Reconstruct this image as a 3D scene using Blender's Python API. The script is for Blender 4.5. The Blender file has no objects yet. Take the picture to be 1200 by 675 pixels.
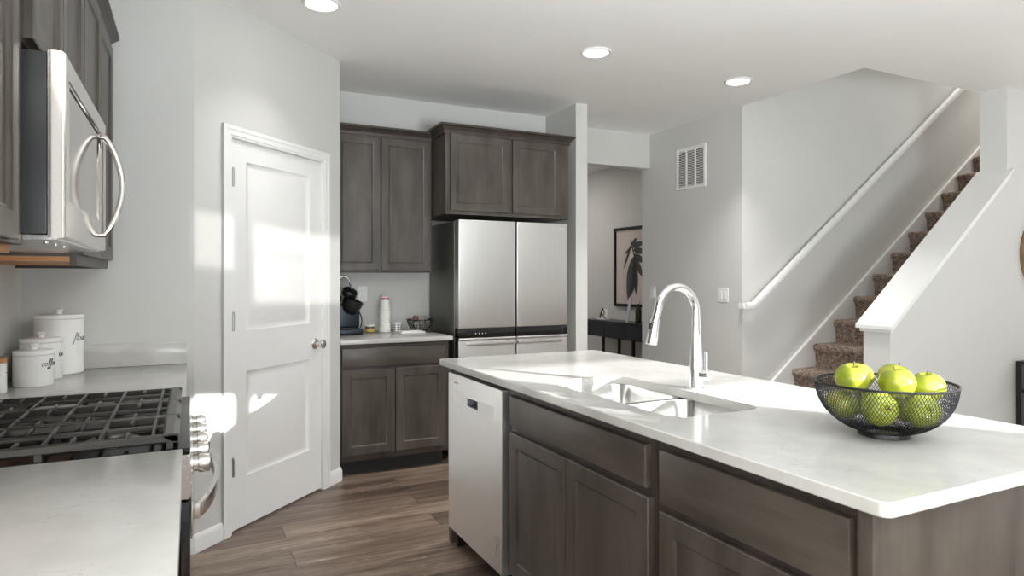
import bpy, bmesh, math, random
from math import sin, cos, pi, radians, sqrt
from mathutils import Vector, Matrix

random.seed(7)
SC = bpy.context.scene
COL = SC.collection

# ------------------------------------------------------------------ camera, world, sun, lights, exposure
cam_d = bpy.data.cameras.new('camera')
cam_d.sensor_width = 36.0
cam_d.lens = 765.0 / 1200.0 * 36.0
cam_d.shift_y = -11.5 / 1200.0
cam_d.clip_start = 0.02
cam = bpy.data.objects.new('camera', cam_d)
cam.location = (0, 0, 1.32)
cam.rotation_euler = (radians(90), 0, radians(-26.3))
COL.objects.link(cam)
SC.camera = cam

SC.view_settings.view_transform = 'Standard'
SC.view_settings.look = 'None'
SC.view_settings.exposure = 0.52
SC.view_settings.gamma = 1.0
SC.view_settings.use_curve_mapping = False
try:
    SC.cycles.use_denoising = True
    SC.cycles.max_bounces = 10
    SC.cycles.diffuse_bounces = 6
    SC.cycles.sample_clamp_indirect = 6.0
    SC.cycles.blur_glossy = 0.2
except Exception:
    pass

world = bpy.data.worlds.new('daylight')
SC.world = world
world.use_nodes = True
wbg = world.node_tree.nodes['Background']
wbg.inputs[0].default_value = (0.95, 0.97, 1.0, 1)
wbg.inputs[1].default_value = 0.5


def lamp(name, kind, loc, rot, energy, color=(1, 1, 1), **kw):
    d = bpy.data.lights.new(name, kind)
    d.energy = energy
    d.color = color
    for k, v in kw.items():
        setattr(d, k, v)
    o = bpy.data.objects.new(name, d)
    o.location = loc
    o.rotation_euler = rot
    COL.objects.link(o)
    return o


SUN_DIR = Vector((-0.50, 0.866, -0.19)).normalized()
sun = lamp('sun', 'SUN', (5, -6, 4), (0, 0, 0), 20.0, (1.0, 0.985, 0.96), angle=radians(0.5))
sun.rotation_euler = SUN_DIR.to_track_quat('-Z', 'Y').to_euler()
# added weaker, flatter sun standing in for sunlight reflected off the island top
glint = lamp('added_sun', 'SUN', (5, -6, 3), (0, 0, 0), 1.1, (1.0, 0.98, 0.95), angle=radians(0.5))
glint.rotation_euler = Vector((-0.50, 0.866, -0.061)).to_track_quat('-Z', 'Y').to_euler()
# added fill lights, unseen, behind and to the right of the viewpoint
lamp('rear_fill', 'AREA', (-0.2, -2.4, 1.5), (radians(90), 0, 0), 6.0, (0.97, 0.985, 1.0), shape='RECTANGLE', size=2.6, size_y=2.3)
lamp('right_fill', 'AREA', (8.6, 0.0, 1.5), (0, radians(90), 0), 12.0, (0.92, 0.95, 1.0), shape='RECTANGLE', size=2.3, size_y=4.0)
# added fill light aimed forward and up at the ceiling from behind the viewpoint
fl = lamp('bounce_fill', 'AREA', (1.0, -1.9, 0.88), (0, 0, 0), 128.0, (0.90, 0.965, 1.0), shape='DISK', size=1.0, spread=radians(130))
fl.rotation_euler = Vector((0.30, 0.50, 0.80)).to_track_quat('-Z', 'Y').to_euler()
# fill lights added to brighten the hall beyond the opening and the stairwell
lamp('hall_fill', 'AREA', (3.7, 7.4, 2.70), (0, 0, 0), 11.0, (1.0, 0.93, 0.90), shape='DISK', size=0.5)
lamp('stairwell_fill', 'AREA', (7.6, 3.43, 5.2), (0, 0, 0), 34.0, (1.0, 0.97, 0.94), shape='DISK', size=0.8)

# ------------------------------------------------------------------ mesh helpers
class B:
    """collects shapes (world coordinates) into one mesh"""

    def __init__(self):
        self.bm = bmesh.new()
        self.mi = 0

    def mat(self, i):
        self.mi = i
        return self

    def _mark(self, faces):
        for f in faces:
            if f.is_valid:
                f.material_index = self.mi

    def face(self, pts):
        f = self.bm.faces.new([self.bm.verts.new(p) for p in pts])
        f.material_index = self.mi
        return f

    def box(self, x0, x1, y0, y1, z0, z1, bev=0.0, seg=2, M=None):
        t = bmesh.new()
        bmesh.ops.create_cube(t, size=1.0)
        for v in t.verts:
            v.co = Vector((x0 + (v.co.x + .5) * (x1 - x0), y0 + (v.co.y + .5) * (y1 - y0), z0 + (v.co.z + .5) * (z1 - z0)))
        if bev > 0:
            bmesh.ops.bevel(t, geom=list(t.edges), offset=bev, segments=seg, profile=0.6, affect='EDGES', clamp_overlap=True)
        if M is not None:
            bmesh.ops.transform(t, matrix=M, verts=t.verts)
        self.merge(t)
        return self

    def merge(self, t):
        vm = {}
        for v in t.verts:
            vm[v] = self.bm.verts.new(v.co)
        for f in t.faces:
            try:
                nf = self.bm.faces.new([vm[v] for v in f.verts])
                nf.material_index = self.mi
            except ValueError:
                pass
        t.free()

    def loops(self, rings, cap0=True, cap1=True, closed=True):
        """skin a list of rings of points with equal counts"""
        R = [[self.bm.verts.new(p) for p in r] for r in rings]
        n = len(R[0])
        for a, b in zip(R, R[1:]):
            for i in range(n if closed else n - 1):
                j = (i + 1) % n
                try:
                    f = self.bm.faces.new((a[i], a[j], b[j], b[i]))
                    f.material_index = self.mi
                except ValueError:
                    pass
        if cap0 and n > 2:
            f = self.bm.faces.new(list(reversed(R[0])))
            f.material_index = self.mi
        if cap1 and n > 2:
            f = self.bm.faces.new(R[-1])
            f.material_index = self.mi
        return self

    def lathe(self, prof, c, axis=Vector((0, 0, 1)), n=32, cap0=True, cap1=True):
        """prof: list of (radius, height) along axis from c"""
        axis = Vector(axis).normalized()
        u = axis.orthogonal().normalized()
        if abs(axis.z) > 0.99:
            u = Vector((1, 0, 0))
        v = axis.cross(u)
        c = Vector(c)
        rings = []
        for r, h in prof:
            r = max(r, 1e-4)
            rings.append([c + axis * h + (u * cos(2 * pi * i / n) + v * sin(2 * pi * i / n)) * r for i in range(n)])
        return self.loops(rings, cap0, cap1)

    def cyl(self, a, b, r, n=20, r2=None):
        a = Vector(a); b = Vector(b)
        d = b - a
        return self.lathe([(r, 0), (r if r2 is None else r2, d.length)], a, d, n)

    def tube(self, pts, r, n=10, closed=False, flat=None):
        pts = [Vector(p) for p in pts]
        m = len(pts)
        rr = r if isinstance(r, (list, tuple)) else [r] * m
        prev = None
        rings = []
        for i, p in enumerate(pts):
            a = pts[i - 1] if (i > 0 or closed) else pts[i]
            b = pts[(i + 1) % m] if (i < m - 1 or closed) else pts[i]
            t = (b - a).normalized()
            if prev is None:
                u = t.orthogonal().normalized()
            else:
                u = (prev - t * prev.dot(t))
                u = u.normalized() if u.length > 1e-6 else t.orthogonal().normalized()
            prev = u
            v = t.cross(u)
            rings.append([p + (u * cos(2 * pi * k / n) + v * sin(2 * pi * k / n)) * rr[i] for k in range(n)])
        if closed:
            rings.append(rings[0])
            self.loops(rings, False, False)
            bmesh.ops.remove_doubles(self.bm, verts=self.bm.verts, dist=1e-6)
            return self
        return self.loops(rings)

    def prism(self, poly, d):
        """extrude a planar polygon by vector d"""
        d = Vector(d)
        p0 = [Vector(p) for p in poly]
        return self.loops([p0, [p + d for p in p0]])

    def panel(self, O, U, N, w, h, t=0.02, stile=0.055, recess=0.009, slab=False):
        """a cabinet front: O lower left back corner, U width direction, N outward normal"""
        O = Vector(O); U = Vector(U).normalized(); N = Vector(N).normalized(); V = Vector((0, 0, 1))

        def ring(i, d):
            return [O + U * i + V * i + N * d, O + U * (w - i) + V * i + N * d, O + U * (w - i) + V * (h - i) + N * d, O + U * i + V * (h - i) + N * d]
        if slab:
            rs = [ring(0, 0), ring(0, t - .006), ring(.002, t - .002), ring(.007, t)]
        else:
            s = stile
            rs = [ring(0, 0), ring(0, t - .003), ring(.003, t), ring(s - .004, t), ring(s, t - .002), ring(s + .008, t - recess), ring(s + .012, t - recess), ring(s + .013, t - recess)]
        return self.loops(rs)


ROOT = {}


def build(name, b, mats, parent=None, label=None, ang=38, smooth=True):
    bm = b.bm
    bm.verts.ensure_lookup_table()
    bmesh.ops.recalc_face_normals(bm, faces=bm.faces)
    me = bpy.data.meshes.new(name)
    o = bpy.data.objects.new(name, me)
    if parent is None:
        xs = [v.co.x for v in bm.verts]; ys = [v.co.y for v in bm.verts]; zs = [v.co.z for v in bm.verts]
        org = Vector(((min(xs) + max(xs)) / 2, (min(ys) + max(ys)) / 2, min(zs)))
        o.location = org
    else:
        org = ROOT[parent]
        o.parent = parent
    ROOT[o] = org
    for v in bm.verts:
        v.co -= org
    if smooth:
        for f in bm.faces:
            f.smooth = True
        a = radians(ang)
        for e in bm.edges:
            if len(e.link_faces) == 2 and e.calc_face_angle(0.0) > a:
                e.smooth = False
    bm.to_mesh(me)
    bm.free()
    for m in (mats if isinstance(mats, (list, tuple)) else [mats]):
        me.materials.append(m)
    COL.objects.link(o)
    if label:
        o['label'] = label
    return o


def tag(o, label, cat, group=None):
    o['label'] = label
    o['category'] = cat
    if group:
        o['group'] = group
    return o


def thing(name, label, cat, loc, group=None):
    o = bpy.data.objects.new(name, None)
    o.empty_display_size = 0.05
    o.location = loc
    COL.objects.link(o)
    ROOT[o] = Vector(loc)
    return tag(o, label, cat, group)


def struct(name, b, mats, **kw):
    o = build(name, b, mats, **kw)
    o['kind'] = 'structure'
    return o


def dup(root, loc, label, rot=None):
    r = root.copy()
    COL.objects.link(r)
    r.location = loc
    if rot is not None:
        r.rotation_euler = rot
    r['label'] = label
    for ch in list(root.children):
        c = ch.copy(); COL.objects.link(c); c.parent = r
        for g in list(ch.children):
            d = g.copy(); COL.objects.link(d); d.parent = c
    return r


def catmull(pts, k=6, closed=False):
    pts = [Vector(p) for p in pts]
    n = len(pts)
    out = []
    for i in range(n if closed else n - 1):
        if closed:
            p0, p1, p2, p3 = pts[i - 1], pts[i], pts[(i + 1) % n], pts[(i + 2) % n]
        else:
            p0 = pts[max(i - 1, 0)]; p1 = pts[i]; p2 = pts[i + 1]; p3 = pts[min(i + 2, n - 1)]
        for j in range(k):
            t = j / k
            out.append(0.5 * ((2 * p1) + (p2 - p0) * t + (2 * p0 - 5 * p1 + 4 * p2 - p3) * t * t + (3 * p1 - p0 - 3 * p2 + p3) * t ** 3))
    if not closed:
        out.append(pts[-1])
    return out


# ------------------------------------------------------------------ materials
def lin(r, g, b):
    def f(c):
        c /= 255.0
        return c / 12.92 if c <= 0.04045 else ((c + 0.055) / 1.055) ** 2.4
    return (f(r), f(g), f(b), 1.0)


def new_mat(name):
    m = bpy.data.materials.new(name)
    m.use_nodes = True
    nt = m.node_tree
    return m, nt, nt.nodes['Principled BSDF']


def nd(nt, typ, **kw):
    n = nt.nodes.new(typ)
    for k, v in kw.items():
        setattr(n, k, v)
    return n


def coords(nt, scale=(1, 1, 1), kind='Object', rot=(0, 0, 0)):
    tc = nd(nt, 'ShaderNodeTexCoord')
    mp = nd(nt, 'ShaderNodeMapping')
    mp.inputs['Scale'].default_value = scale
    mp.inputs['Rotation'].default_value = rot
    nt.links.new(tc.outputs[kind], mp.inputs['Vector'])
    return mp.outputs['Vector']


def noise(nt, vec, scale, detail=4.0, rough=0.5, dist=0.0):
    n = nd(nt, 'ShaderNodeTexNoise')
    n.inputs['Scale'].default_value = scale
    n.inputs['Detail'].default_value = detail
    n.inputs['Roughness'].default_value = rough
    n.inputs['Distortion'].default_value = dist
    nt.links.new(vec, n.inputs['Vector'])
    return n.outputs['Fac']


def ramp(nt, fac, stops):
    r = nd(nt, 'ShaderNodeValToRGB')
    e = r.color_ramp.elements
    while len(e) < len(stops):
        e.new(0.5)
    for el, (p, c) in zip(e, stops):
        el.position = p
        el.color = c
    nt.links.new(fac, r.inputs['Fac'])
    return r.outputs['Color']


def bump(nt, p, fac, strength, dist=0.002):
    b = nd(nt, 'ShaderNodeBump')
    b.inputs['Strength'].default_value = strength
    b.inputs['Distance'].default_value = dist
    nt.links.new(fac, b.inputs['Height'])
    nt.links.new(b.outputs['Normal'], p.inputs['Normal'])


def plain(name, col, rough=0.5, metal=0.0, var=0.04, scale=9.0, spec=None, bmp=0.0):
    m, nt, p = new_mat(name)
    v = coords(nt)
    f = noise(nt, v, scale)
    a = tuple(c * (1 - var) for c in col[:3]) + (1,)
    b = tuple(min(1, c * (1 + var)) for c in col[:3]) + (1,)
    nt.links.new(ramp(nt, f, [(0.3, a), (0.7, b)]), p.inputs['Base Color'])
    p.inputs['Roughness'].default_value = rough
    p.inputs['Metallic'].default_value = metal
    if spec is not None:
        p.inputs['Specular IOR Level'].default_value = spec
    if bmp:
        bump(nt, p, noise(nt, v, 220, 2), bmp, 0.001)
    return m


def wood(name, dark, light, rough=0.38, axis='Z', scale=1.0):
    m, nt, p = new_mat(name)
    s = {'Z': (26, 26, 1.6), 'Y': (26, 1.6, 26), 'X': (1.6, 26, 26)}[axis]
    v = coords(nt, s)
    f1 = noise(nt, v, 1.6 * scale, 6, 0.6, 0.4)
    v2 = coords(nt, tuple(c * 0.12 + 1.1 for c in s))
    f2 = noise(nt, v2, 2.2, 3, 0.5, 0.2)
    mx = nd(nt, 'ShaderNodeMath', operation='MULTIPLY_ADD')
    nt.links.new(f1, mx.inputs[0]); mx.inputs[1].default_value = 0.28
    h = nd(nt, 'ShaderNodeMath', operation='MULTIPLY'); h.inputs[1].default_value = 0.72
    nt.links.new(f2, h.inputs[0]); nt.links.new(h.outputs[0], mx.inputs[2])
    nt.links.new(ramp(nt, mx.outputs[0], [(0.32, dark), (0.68, light)]), p.inputs['Base Color'])
    p.inputs['Roughness'].default_value = rough
    bump(nt, p, f1, 0.06, 0.0005)
    return m


def quartz(name):
    m, nt, p = new_mat(name)
    v = coords(nt)
    base = noise(nt, v, 5, 5, 0.6)
    c1 = ramp(nt, base, [(0.3, lin(180, 179, 175)), (0.7, lin(197, 196, 193))])
    vs = coords(nt, (1.0, 2.3, 1.0), rot=(0, 0, radians(25)))
    ve = noise(nt, vs, 7.0, 7, 0.62, 1.6)
    sub = nd(nt, 'ShaderNodeMath', operation='SUBTRACT'); sub.inputs[1].default_value = 0.5
    nt.links.new(ve, sub.inputs[0])
    ab = nd(nt, 'ShaderNodeMath', operation='ABSOLUTE'); nt.links.new(sub.outputs[0], ab.inputs[0])
    line = ramp(nt, ab.outputs[0], [(0.0, (1, 1, 1, 1)), (0.012, (0, 0, 0, 1))])
    msk = ramp(nt, noise(nt, v, 9, 2), [(0.52, (0, 0, 0, 1)), (0.66, (1, 1, 1, 1))])
    mul = nd(nt, 'ShaderNodeMath', operation='MULTIPLY')
    nt.links.new(line, mul.inputs[0]); nt.links.new(msk, mul.inputs[1])
    mul2 = nd(nt, 'ShaderNodeMath', operation='MULTIPLY'); mul2.inputs[1].default_value = 0.55
    nt.links.new(mul.outputs[0], mul2.inputs[0])
    mix = nd(nt, 'ShaderNodeMixRGB')
    nt.links.new(mul2.outputs[0], mix.inputs['Fac'])
    nt.links.new(c1, mix.inputs['Color1'])
    mix.inputs['Color2'].default_value = lin(150, 150, 150)
    nt.links.new(mix.outputs['Color'], p.inputs['Base Color'])
    p.inputs['Roughness'].default_value = 0.15
    p.inputs['Specular IOR Level'].default_value = 0.38
    return m


def steel(name, col, rough=0.28, axis='Z', brushed=0.06):
    m, nt, p = new_mat(name)
    s = {'Z': (300, 300, 2), 'Y': (300, 2, 300), 'X': (2, 300, 300)}[axis]
    f = noise(nt, coords(nt, s), 1.0, 3)
    a = tuple(c * 0.94 for c in col[:3]) + (1,)
    nt.links.new(ramp(nt, f, [(0.3, a), (0.7, col)]), p.inputs['Base Color'])
    p.inputs['Metallic'].default_value = 1.0
    r = nd(nt, 'ShaderNodeMapRange')
    r.inputs['To Min'].default_value = rough * 0.85
    r.inputs['To Max'].default_value = rough * 1.15
    nt.links.new(f, r.inputs['Value'])
    nt.links.new(r.outputs[0], p.inputs['Roughness'])
    if brushed:
        bump(nt, p, f, brushed, 0.0004)
    return m


def floor_mat():
    m, nt, p = new_mat('wood_plank_floor')
    v = coords(nt)
    br = nd(nt, 'ShaderNodeTexBrick')
    br.offset = 0.37; br.offset_frequency = 2
    br.inputs['Scale'].default_value = 1.0
    br.inputs['Brick Width'].default_value = 1.22
    br.inputs['Row Height'].default_value = 0.18
    br.inputs['Mortar Size'].default_value = 0.0016
    br.inputs['Mortar Smooth'].default_value = 0.1
    br.inputs['Bias'].default_value = 0.0
    br.inputs['Color1'].default_value = (0.25, 0.25, 0.25, 1)
    br.inputs['Color2'].default_value = (0.85, 0.85, 0.85, 1)
    br.inputs['Mortar'].default_value = (0.0, 0.0, 0.0, 1)
    nt.links.new(v, br.inputs['Vector'])
    # grain, shifted plank by plank
    tc = nd(nt, 'ShaderNodeVectorMath', operation='MULTIPLY_ADD')
    nt.links.new(br.outputs['Color'], tc.inputs[0])
    tc.inputs[1].default_value = (17, 9, 0)  # each plank its own figure
    mp = coords(nt, (1.5, 17, 1))
    nt.links.new(mp, tc.inputs[2])
    g = noise(nt, tc.outputs[0], 1.7, 8, 0.66, 1.1)
    g2 = noise(nt, tc.outputs[0], 0.5, 3, 0.5, 0.4)
    add = nd(nt, 'ShaderNodeMath', operation='MULTIPLY_ADD')
    nt.links.new(g2, add.inputs[0]); add.inputs[1].default_value = 0.45
    s1 = nd(nt, 'ShaderNodeMath', operation='MULTIPLY'); s1.inputs[1].default_value = 0.62
    nt.links.new(g, s1.inputs[0]); nt.links.new(s1.outputs[0], add.inputs[2])
    s2 = nd(nt, 'ShaderNodeMath', operation='MULTIPLY_ADD'); s2.inputs[1].default_value = 0.30; 
    nt.links.new(br.outputs['Color'], s2.inputs[0]); 
    sb = nd(nt, 'ShaderNodeMath', operation='SUBTRACT'); sb.inputs[1].default_value = 0.165
    nt.links.new(add.outputs[0], sb.inputs[0]); nt.links.new(sb.outputs[0], s2.inputs[2])
    c = ramp(nt, s2.outputs[0], [(0.30, lin(56, 45, 39)), (0.45, lin(94, 78, 68)), (0.58, lin(122, 104, 91)), (0.74, lin(158, 140, 124))])
    # pale flecks of limed grain
    fl = noise(nt, coords(nt, (7, 46, 1)), 1.3, 4, 0.7, 0.8)
    flm = ramp(nt, fl, [(0.58, (0, 0, 0, 1)), (0.64, (0.75, 0.75, 0.75, 1))])
    mk = ramp(nt, g2, [(0.46, (0, 0, 0, 1)), (0.6, (1, 1, 1, 1))])
    mm = nd(nt, 'ShaderNodeMath', operation='MULTIPLY'); nt.links.new(flm, mm.inputs[0]); nt.links.new(mk, mm.inputs[1])
    mx = nd(nt, 'ShaderNodeMixRGB'); nt.links.new(mm.outputs[0], mx.inputs['Fac']); nt.links.new(c, mx.inputs['Color1'])
    mx.inputs['Color2'].default_value = lin(176, 160, 146)
    dk = nd(nt, 'ShaderNodeMixRGB'); nt.links.new(br.outputs['Fac'], dk.inputs['Fac'])
    nt.links.new(mx.outputs['Color'], dk.inputs['Color1']); dk.inputs['Color2'].default_value = lin(46, 35, 29)
    nt.links.new(dk.outputs['Color'], p.inputs['Base Color'])
    p.inputs['Roughness'].default_value = 0.36
    bump(nt, p, g, 0.15, 0.001)
    return m


def carpet_mat():
    m, nt, p = new_mat('brown_carpet')
    v = coords(nt)
    f = noise(nt, v, 95, 4, 0.8)
    g = noise(nt, v, 28, 3, 0.7)
    a = nd(nt, 'ShaderNodeMath', operation='MULTIPLY_ADD'); a.inputs[1].default_value = 0.65
    h = nd(nt, 'ShaderNodeMath', operation='MULTIPLY'); h.inputs[1].default_value = 0.35
    nt.links.new(g, h.inputs[0]); nt.links.new(f, a.inputs[0]); nt.links.new(h.outputs[0], a.inputs[2])
    nt.links.new(ramp(nt, a.outputs[0], [(0.38, lin(76, 66, 60)), (0.5, lin(140, 122, 110)), (0.62, lin(204, 188, 174))]), p.inputs['Base Color'])
    p.inputs['Roughness'].default_value = 1.0
    p.inputs['Specular IOR Level'].default_value = 0.1
    bump(nt, p, f, 0.8, 0.006)
    return m


def emit(name, col, s):
    m, nt, p = new_mat(name)
    p.inputs['Base Color'].default_value = col
    p.inputs['Emission Color'].default_value = col
    p.inputs['Emission Strength'].default_value = s
    return m


def glass_mat(name):
    m, nt, p = new_mat(name)
    out = nt.nodes['Material Output']
    tr = nd(nt, 'ShaderNodeBsdfTransparent')
    gl = nd(nt, 'ShaderNodeBsdfGlossy'); gl.inputs['Roughness'].default_value = 0.02
    mx = nd(nt, 'ShaderNodeMixShader')
    mx.inputs[0].default_value = 0.06; nt.links.new(tr.outputs[0], mx.inputs[1]); nt.links.new(gl.outputs[0], mx.inputs[2])
    nt.links.new(mx.outputs[0], out.inputs['Surface'])
    return m


M = {}
M['wall'] = plain('grey_wall_paint', lin(207, 207, 204), 0.62, var=0.012, scale=2.0, bmp=0.03)
M['ceiling'] = plain('white_ceiling_paint', lin(244, 244, 242), 0.8, var=0.01, scale=2.0)
M['white'] = plain('white_trim_paint', lin(232, 232, 231), 0.34, var=0.01)
M['plastic'] = plain('white_plastic', lin(236, 236, 234), 0.35, var=0.01)
M['cab'] = wood('dark_stained_maple', lin(58, 52, 47), lin(91, 83, 76), 0.36)
M['cab_side'] = wood('dark_stained_maple_rail', lin(58, 52, 47), lin(91, 83, 76), 0.36, axis='Y')
M['cab_rail'] = wood('dark_stained_maple_back_rail', lin(58, 52, 47), lin(91, 83, 76), 0.36, axis='X')
M['frame'] = wood('dark_cabinet_frame', lin(50, 43, 40), lin(74, 65, 60), 0.42)
M['raw'] = wood('raw_plywood', lin(176, 118, 72), lin(206, 150, 100), 0.55, axis='Y')
M['toe'] = plain('black_toe_kick', lin(34, 33, 35), 0.4)
M['quartz'] = quartz('white_quartz')
M['steel'] = steel('brushed_stainless', (0.91, 0.905, 0.895, 1), 0.38, 'Z')
M['fridge_steel'] = steel('brushed_door_steel', (0.66, 0.66, 0.65, 1), 0.34, 'Z')
M['steel_h'] = steel('brushed_stainless_horizontal', (0.66, 0.655, 0.645, 1), 0.26, 'Y')
M['mirror_steel'] = steel('polished_stainless', (0.66, 0.62, 0.57, 1), 0.10, 'Y', 0.0)
M['mw_glass'] = steel('reflective_oven_window', (0.50, 0.46, 0.42, 1), 0.07, 'Y', 0.0)
M['chrome'] = steel('bright_chrome', (0.86, 0.86, 0.86, 1), 0.08, 'Z', 0.0)
M['faucet'] = steel('bright_satin_steel', (0.88, 0.88, 0.87, 1), 0.2, 'Z', 0.0)
M['hinge'] = steel('aged_nickel', (0.42, 0.40, 0.37, 1), 0.3, 'Z', 0.0)
M['nickel'] = steel('satin_nickel', (0.74, 0.72, 0.69, 1), 0.2, 'Z', 0.0)
M['pocket'] = plain('pocket_shade_grey', lin(92, 94, 104), 0.35)  # dark shading inside the hand pocket, put into its colour
M['sink'] = steel('satin_sink_steel', (0.74, 0.74, 0.73, 1), 0.24, 'Y', 0.03)
M['fridge_side'] = plain('dark_grey_metal', lin(104, 103, 96), 0.38, 0.6)
M['black'] = plain('black_plastic', lin(22, 22, 23), 0.3)
M['black_gloss'] = plain('black_glass', lin(16, 16, 17), 0.06)
M['enamel'] = plain('black_enamel', lin(14, 14, 15), 0.22, spec=0.25)
M['black_metal'] = plain('black_powder_coat', lin(24, 24, 26), 0.4, 0.2)
M['iron'] = plain('cast_iron', lin(62, 60, 57), 0.3, 0.5)
M['burner'] = plain('burner_alloy', lin(150, 148, 144), 0.35, 0.9)
M['grey_sticker'] = plain('grey_print', lin(120, 120, 120), 0.5)
M['ink'] = plain('black_ink', lin(48, 48, 50), 0.5)
M['ceramic'] = plain('glazed_white_ceramic', lin(240, 240, 238), 0.09, var=0.005)
M['floor'] = floor_mat()
M['carpet'] = carpet_mat()
M['lamp'] = emit('lamp_diffuser', (1.0, 0.97, 0.9, 1), 7.0)
M['dark'] = plain('dark_void', lin(28, 28, 28), 0.8)
M['glass'] = glass_mat('picture_glass')

# ------------------------------------------------------------------ setting
HC = 2.735     # ceiling height
XL = -0.655    # left wall
YB = 5.0       # kitchen back wall
XH = 4.07      # hall wall with the vent
YS = 3.97      # wall behind the stairs
YN0, YN1 = 2.70, 2.885   # half wall on the near side of the stairs
PA = Vector((0.02, 3.485, 0)); PT = Vector((0.7205, 0.6935, 0)); PN = Vector((0.6935, -0.7205, 0))   # pantry wall


def pw(s, d, z):
    """point on the diagonal pantry wall: s along it, d out of it"""
    return PA + PT * s + PN * d + Vector((0, 0, z))


def slab(b, s0, s1, d0, d1, z0, z1):
    b.loops([[pw(s0, d0, z0), pw(s1, d0, z0), pw(s1, d1, z0), pw(s0, d1, z0)], [pw(s0, d0, z1), pw(s1, d0, z1), pw(s1, d1, z1), pw(s0, d1, z1)]])


b = B(); b.box(-1.0, 9.2, -2.6, 9.2, -0.1, 0)
struct('floor', b, M['floor'])
b = B()
b.box(-0.8, 9.2, -2.6, YN1, HC, HC + .25)
b.box(-0.8, XH, YN1, YS, HC, HC + .25)
b.box(-0.8, XH, YS, 9.2, HC, HC + .25)
b.box(XH, 5.0, YS + .06, 9.2, HC, HC + .25)
struct('ceiling', b, M['ceiling'])
b = B(); b.box(XL - .12, XL, -2.6, 3.6, 0, HC); struct('wall_left', b, M['wall'])
b = B(); b.box(XL, PA.x, 3.485, 3.6, 0, HC); struct('wall_pantry_end', b, M['wall'])
LS0, LS1, LZ = 0.237, 1.0, 2.04     # door leaf along the pantry wall
b = B()
slab(b, 0, LS0 - .012, -0.11, 0, 0, HC)
slab(b, LS1 + .012, 1.194, -0.11, 0, 0, HC)
slab(b, LS0 - .012, LS1 + .012, -0.11, 0, LZ + .01, HC)
struct('wall_pantry', b, M['wall'])
xe = pw(1.194, 0, 0)
b = B(); b.box(xe.x - .11, xe.x, xe.y, YB, 0, HC); struct('wall_pantry_return', b, M['wall'])
b = B(); b.box(xe.x - .11, 2.80, YB, YB + .12, 0, HC); struct('wall_back', b, M['wall'])
b = B(); b.box(2.80, 2.91, 4.5, 9.1, 0, HC); struct('wall_partition', b, M['wall'])
b = B(); b.box(2.91, XH, 5.17, 5.29, 2.40, HC); struct('wall_header', b, M['wall'])
b = B(); b.box(XH, XH + .12, YS + .12, 5.29, 0, HC); b.box(XH + .12, 4.95, 5.17, 5.29, 0, HC); struct('wall_hall', b, M['wall'])
b = B(); b.box(4.83, 4.95, 5.29, 9.1, 0, HC); struct('wall_hall_far', b, M['wall'])
b = B(); b.box(2.91, 4.83, 8.98, 9.1, 0, HC); struct('wall_hall_end', b, M['wall'])
b = B(); b.box(XH, 9.1, YS, YS + .12, 0, 5.3); struct('wall_stair', b, M['wall'])
b = B(); b.prism([(4.06, YN0, 0), (9.1, YN0, 0), (9.1, YN0, HC), (5.41, YN0, HC), (5.41, YN0, 2.075), (4.06, YN0, 0.995)], (0, YN1 - YN0, 0))
struct('wall_stair_near', b, M['wall'])
b = B()
b.box(XH - .12, XH, YN1 - .12, YS + .12, HC + .25, 5.3)
b.box(XH, 9.1, YN1 - .12, YN1, HC + .25, 5.3)
b.box(9.0, 9.1, YN1, YS, 0, 5.3)
b.box(XH - .12, 9.1, YN1 - .12, YS + .12, 5.3, 5.4)
struct('wall_stairwell_upper', b, M['wall'])

# rear wall behind the viewpoint, unseen; window openings shaped to place the sun patches
YW = -2.5
WIN = [(3.48, 3.83, 1.79, 2.085), (3.89, 5.03, 1.62, 2.075)]
b = B()
xs = 1.45
for (x0, x1, z0, z1) in WIN:
    b.box(xs, x0, YW - .12, YW, 0, HC)
    b.box(x0, x1, YW - .12, YW, 0, z0)
    b.box(x0, x1, YW - .12, YW, z1, HC)
    xs = x1
b.box(xs, 9.2, YW - .12, YW, 0, HC)
struct('wall_rear', b, M['wall'])
for i, (x0, x1, z0, z1) in enumerate(WIN):
    b = B()
    f = .012
    b.box(x0, x0 + f, YW - .09, YW - .03, z0, z1); b.box(x1 - f, x1, YW - .09, YW - .03, z0, z1)
    b.box(x0 + f, x1 - f, YW - .09, YW - .03, z0, z0 + f); b.box(x0 + f, x1 - f, YW - .09, YW - .03, z1 - f, z1)
    if x1 - x0 > .6:
        b.box(x0 + f, x1 - f, YW - .075, YW - .045, 1.900, 1.910)
        b.box(x0 + .045, x0 + .075, YW - .075, YW - .045, z0 + f, z1 - f)
    struct('window_%d' % (i + 1), b, M['white'])

# ------------------------------------------------------------------ pantry door, casing, baseboards
b = B()
t0, t1 = -0.044, -0.004       # leaf back and front (recessed a little in the opening)
W = LS1 - LS0
st = 0.115
cols = [0, st, W - st, W]
rows = [0.012, 0.275, 0.827, 1.045, 1.935, LZ]
for ci in range(3):
    for ri in range(5):
        s0, s1, z0, z1 = LS0 + cols[ci], LS0 + cols[ci + 1], rows[ri], rows[ri + 1]
        if ci == 1 and ri in (1, 3):
            def rg(i, d):
                return [pw(s0 + i, t1 + d, z0 + i), pw(s1 - i, t1 + d, z0 + i), pw(s1 - i, t1 + d, z1 - i), pw(s0 + i, t1 + d, z1 - i)]
            b.loops([rg(0, 0), rg(.006, -.005), rg(.018, -.011), rg(.030, -.011), rg(.055, -.004), rg(.060, -.003)], cap0=False)
        else:
            b.face([pw(s0, t1, z0), pw(s1, t1, z0), pw(s1, t1, z1), pw(s0, t1, z1)])
bmesh.ops.remove_doubles(b.bm, verts=b.bm.verts, dist=1e-5)
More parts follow.
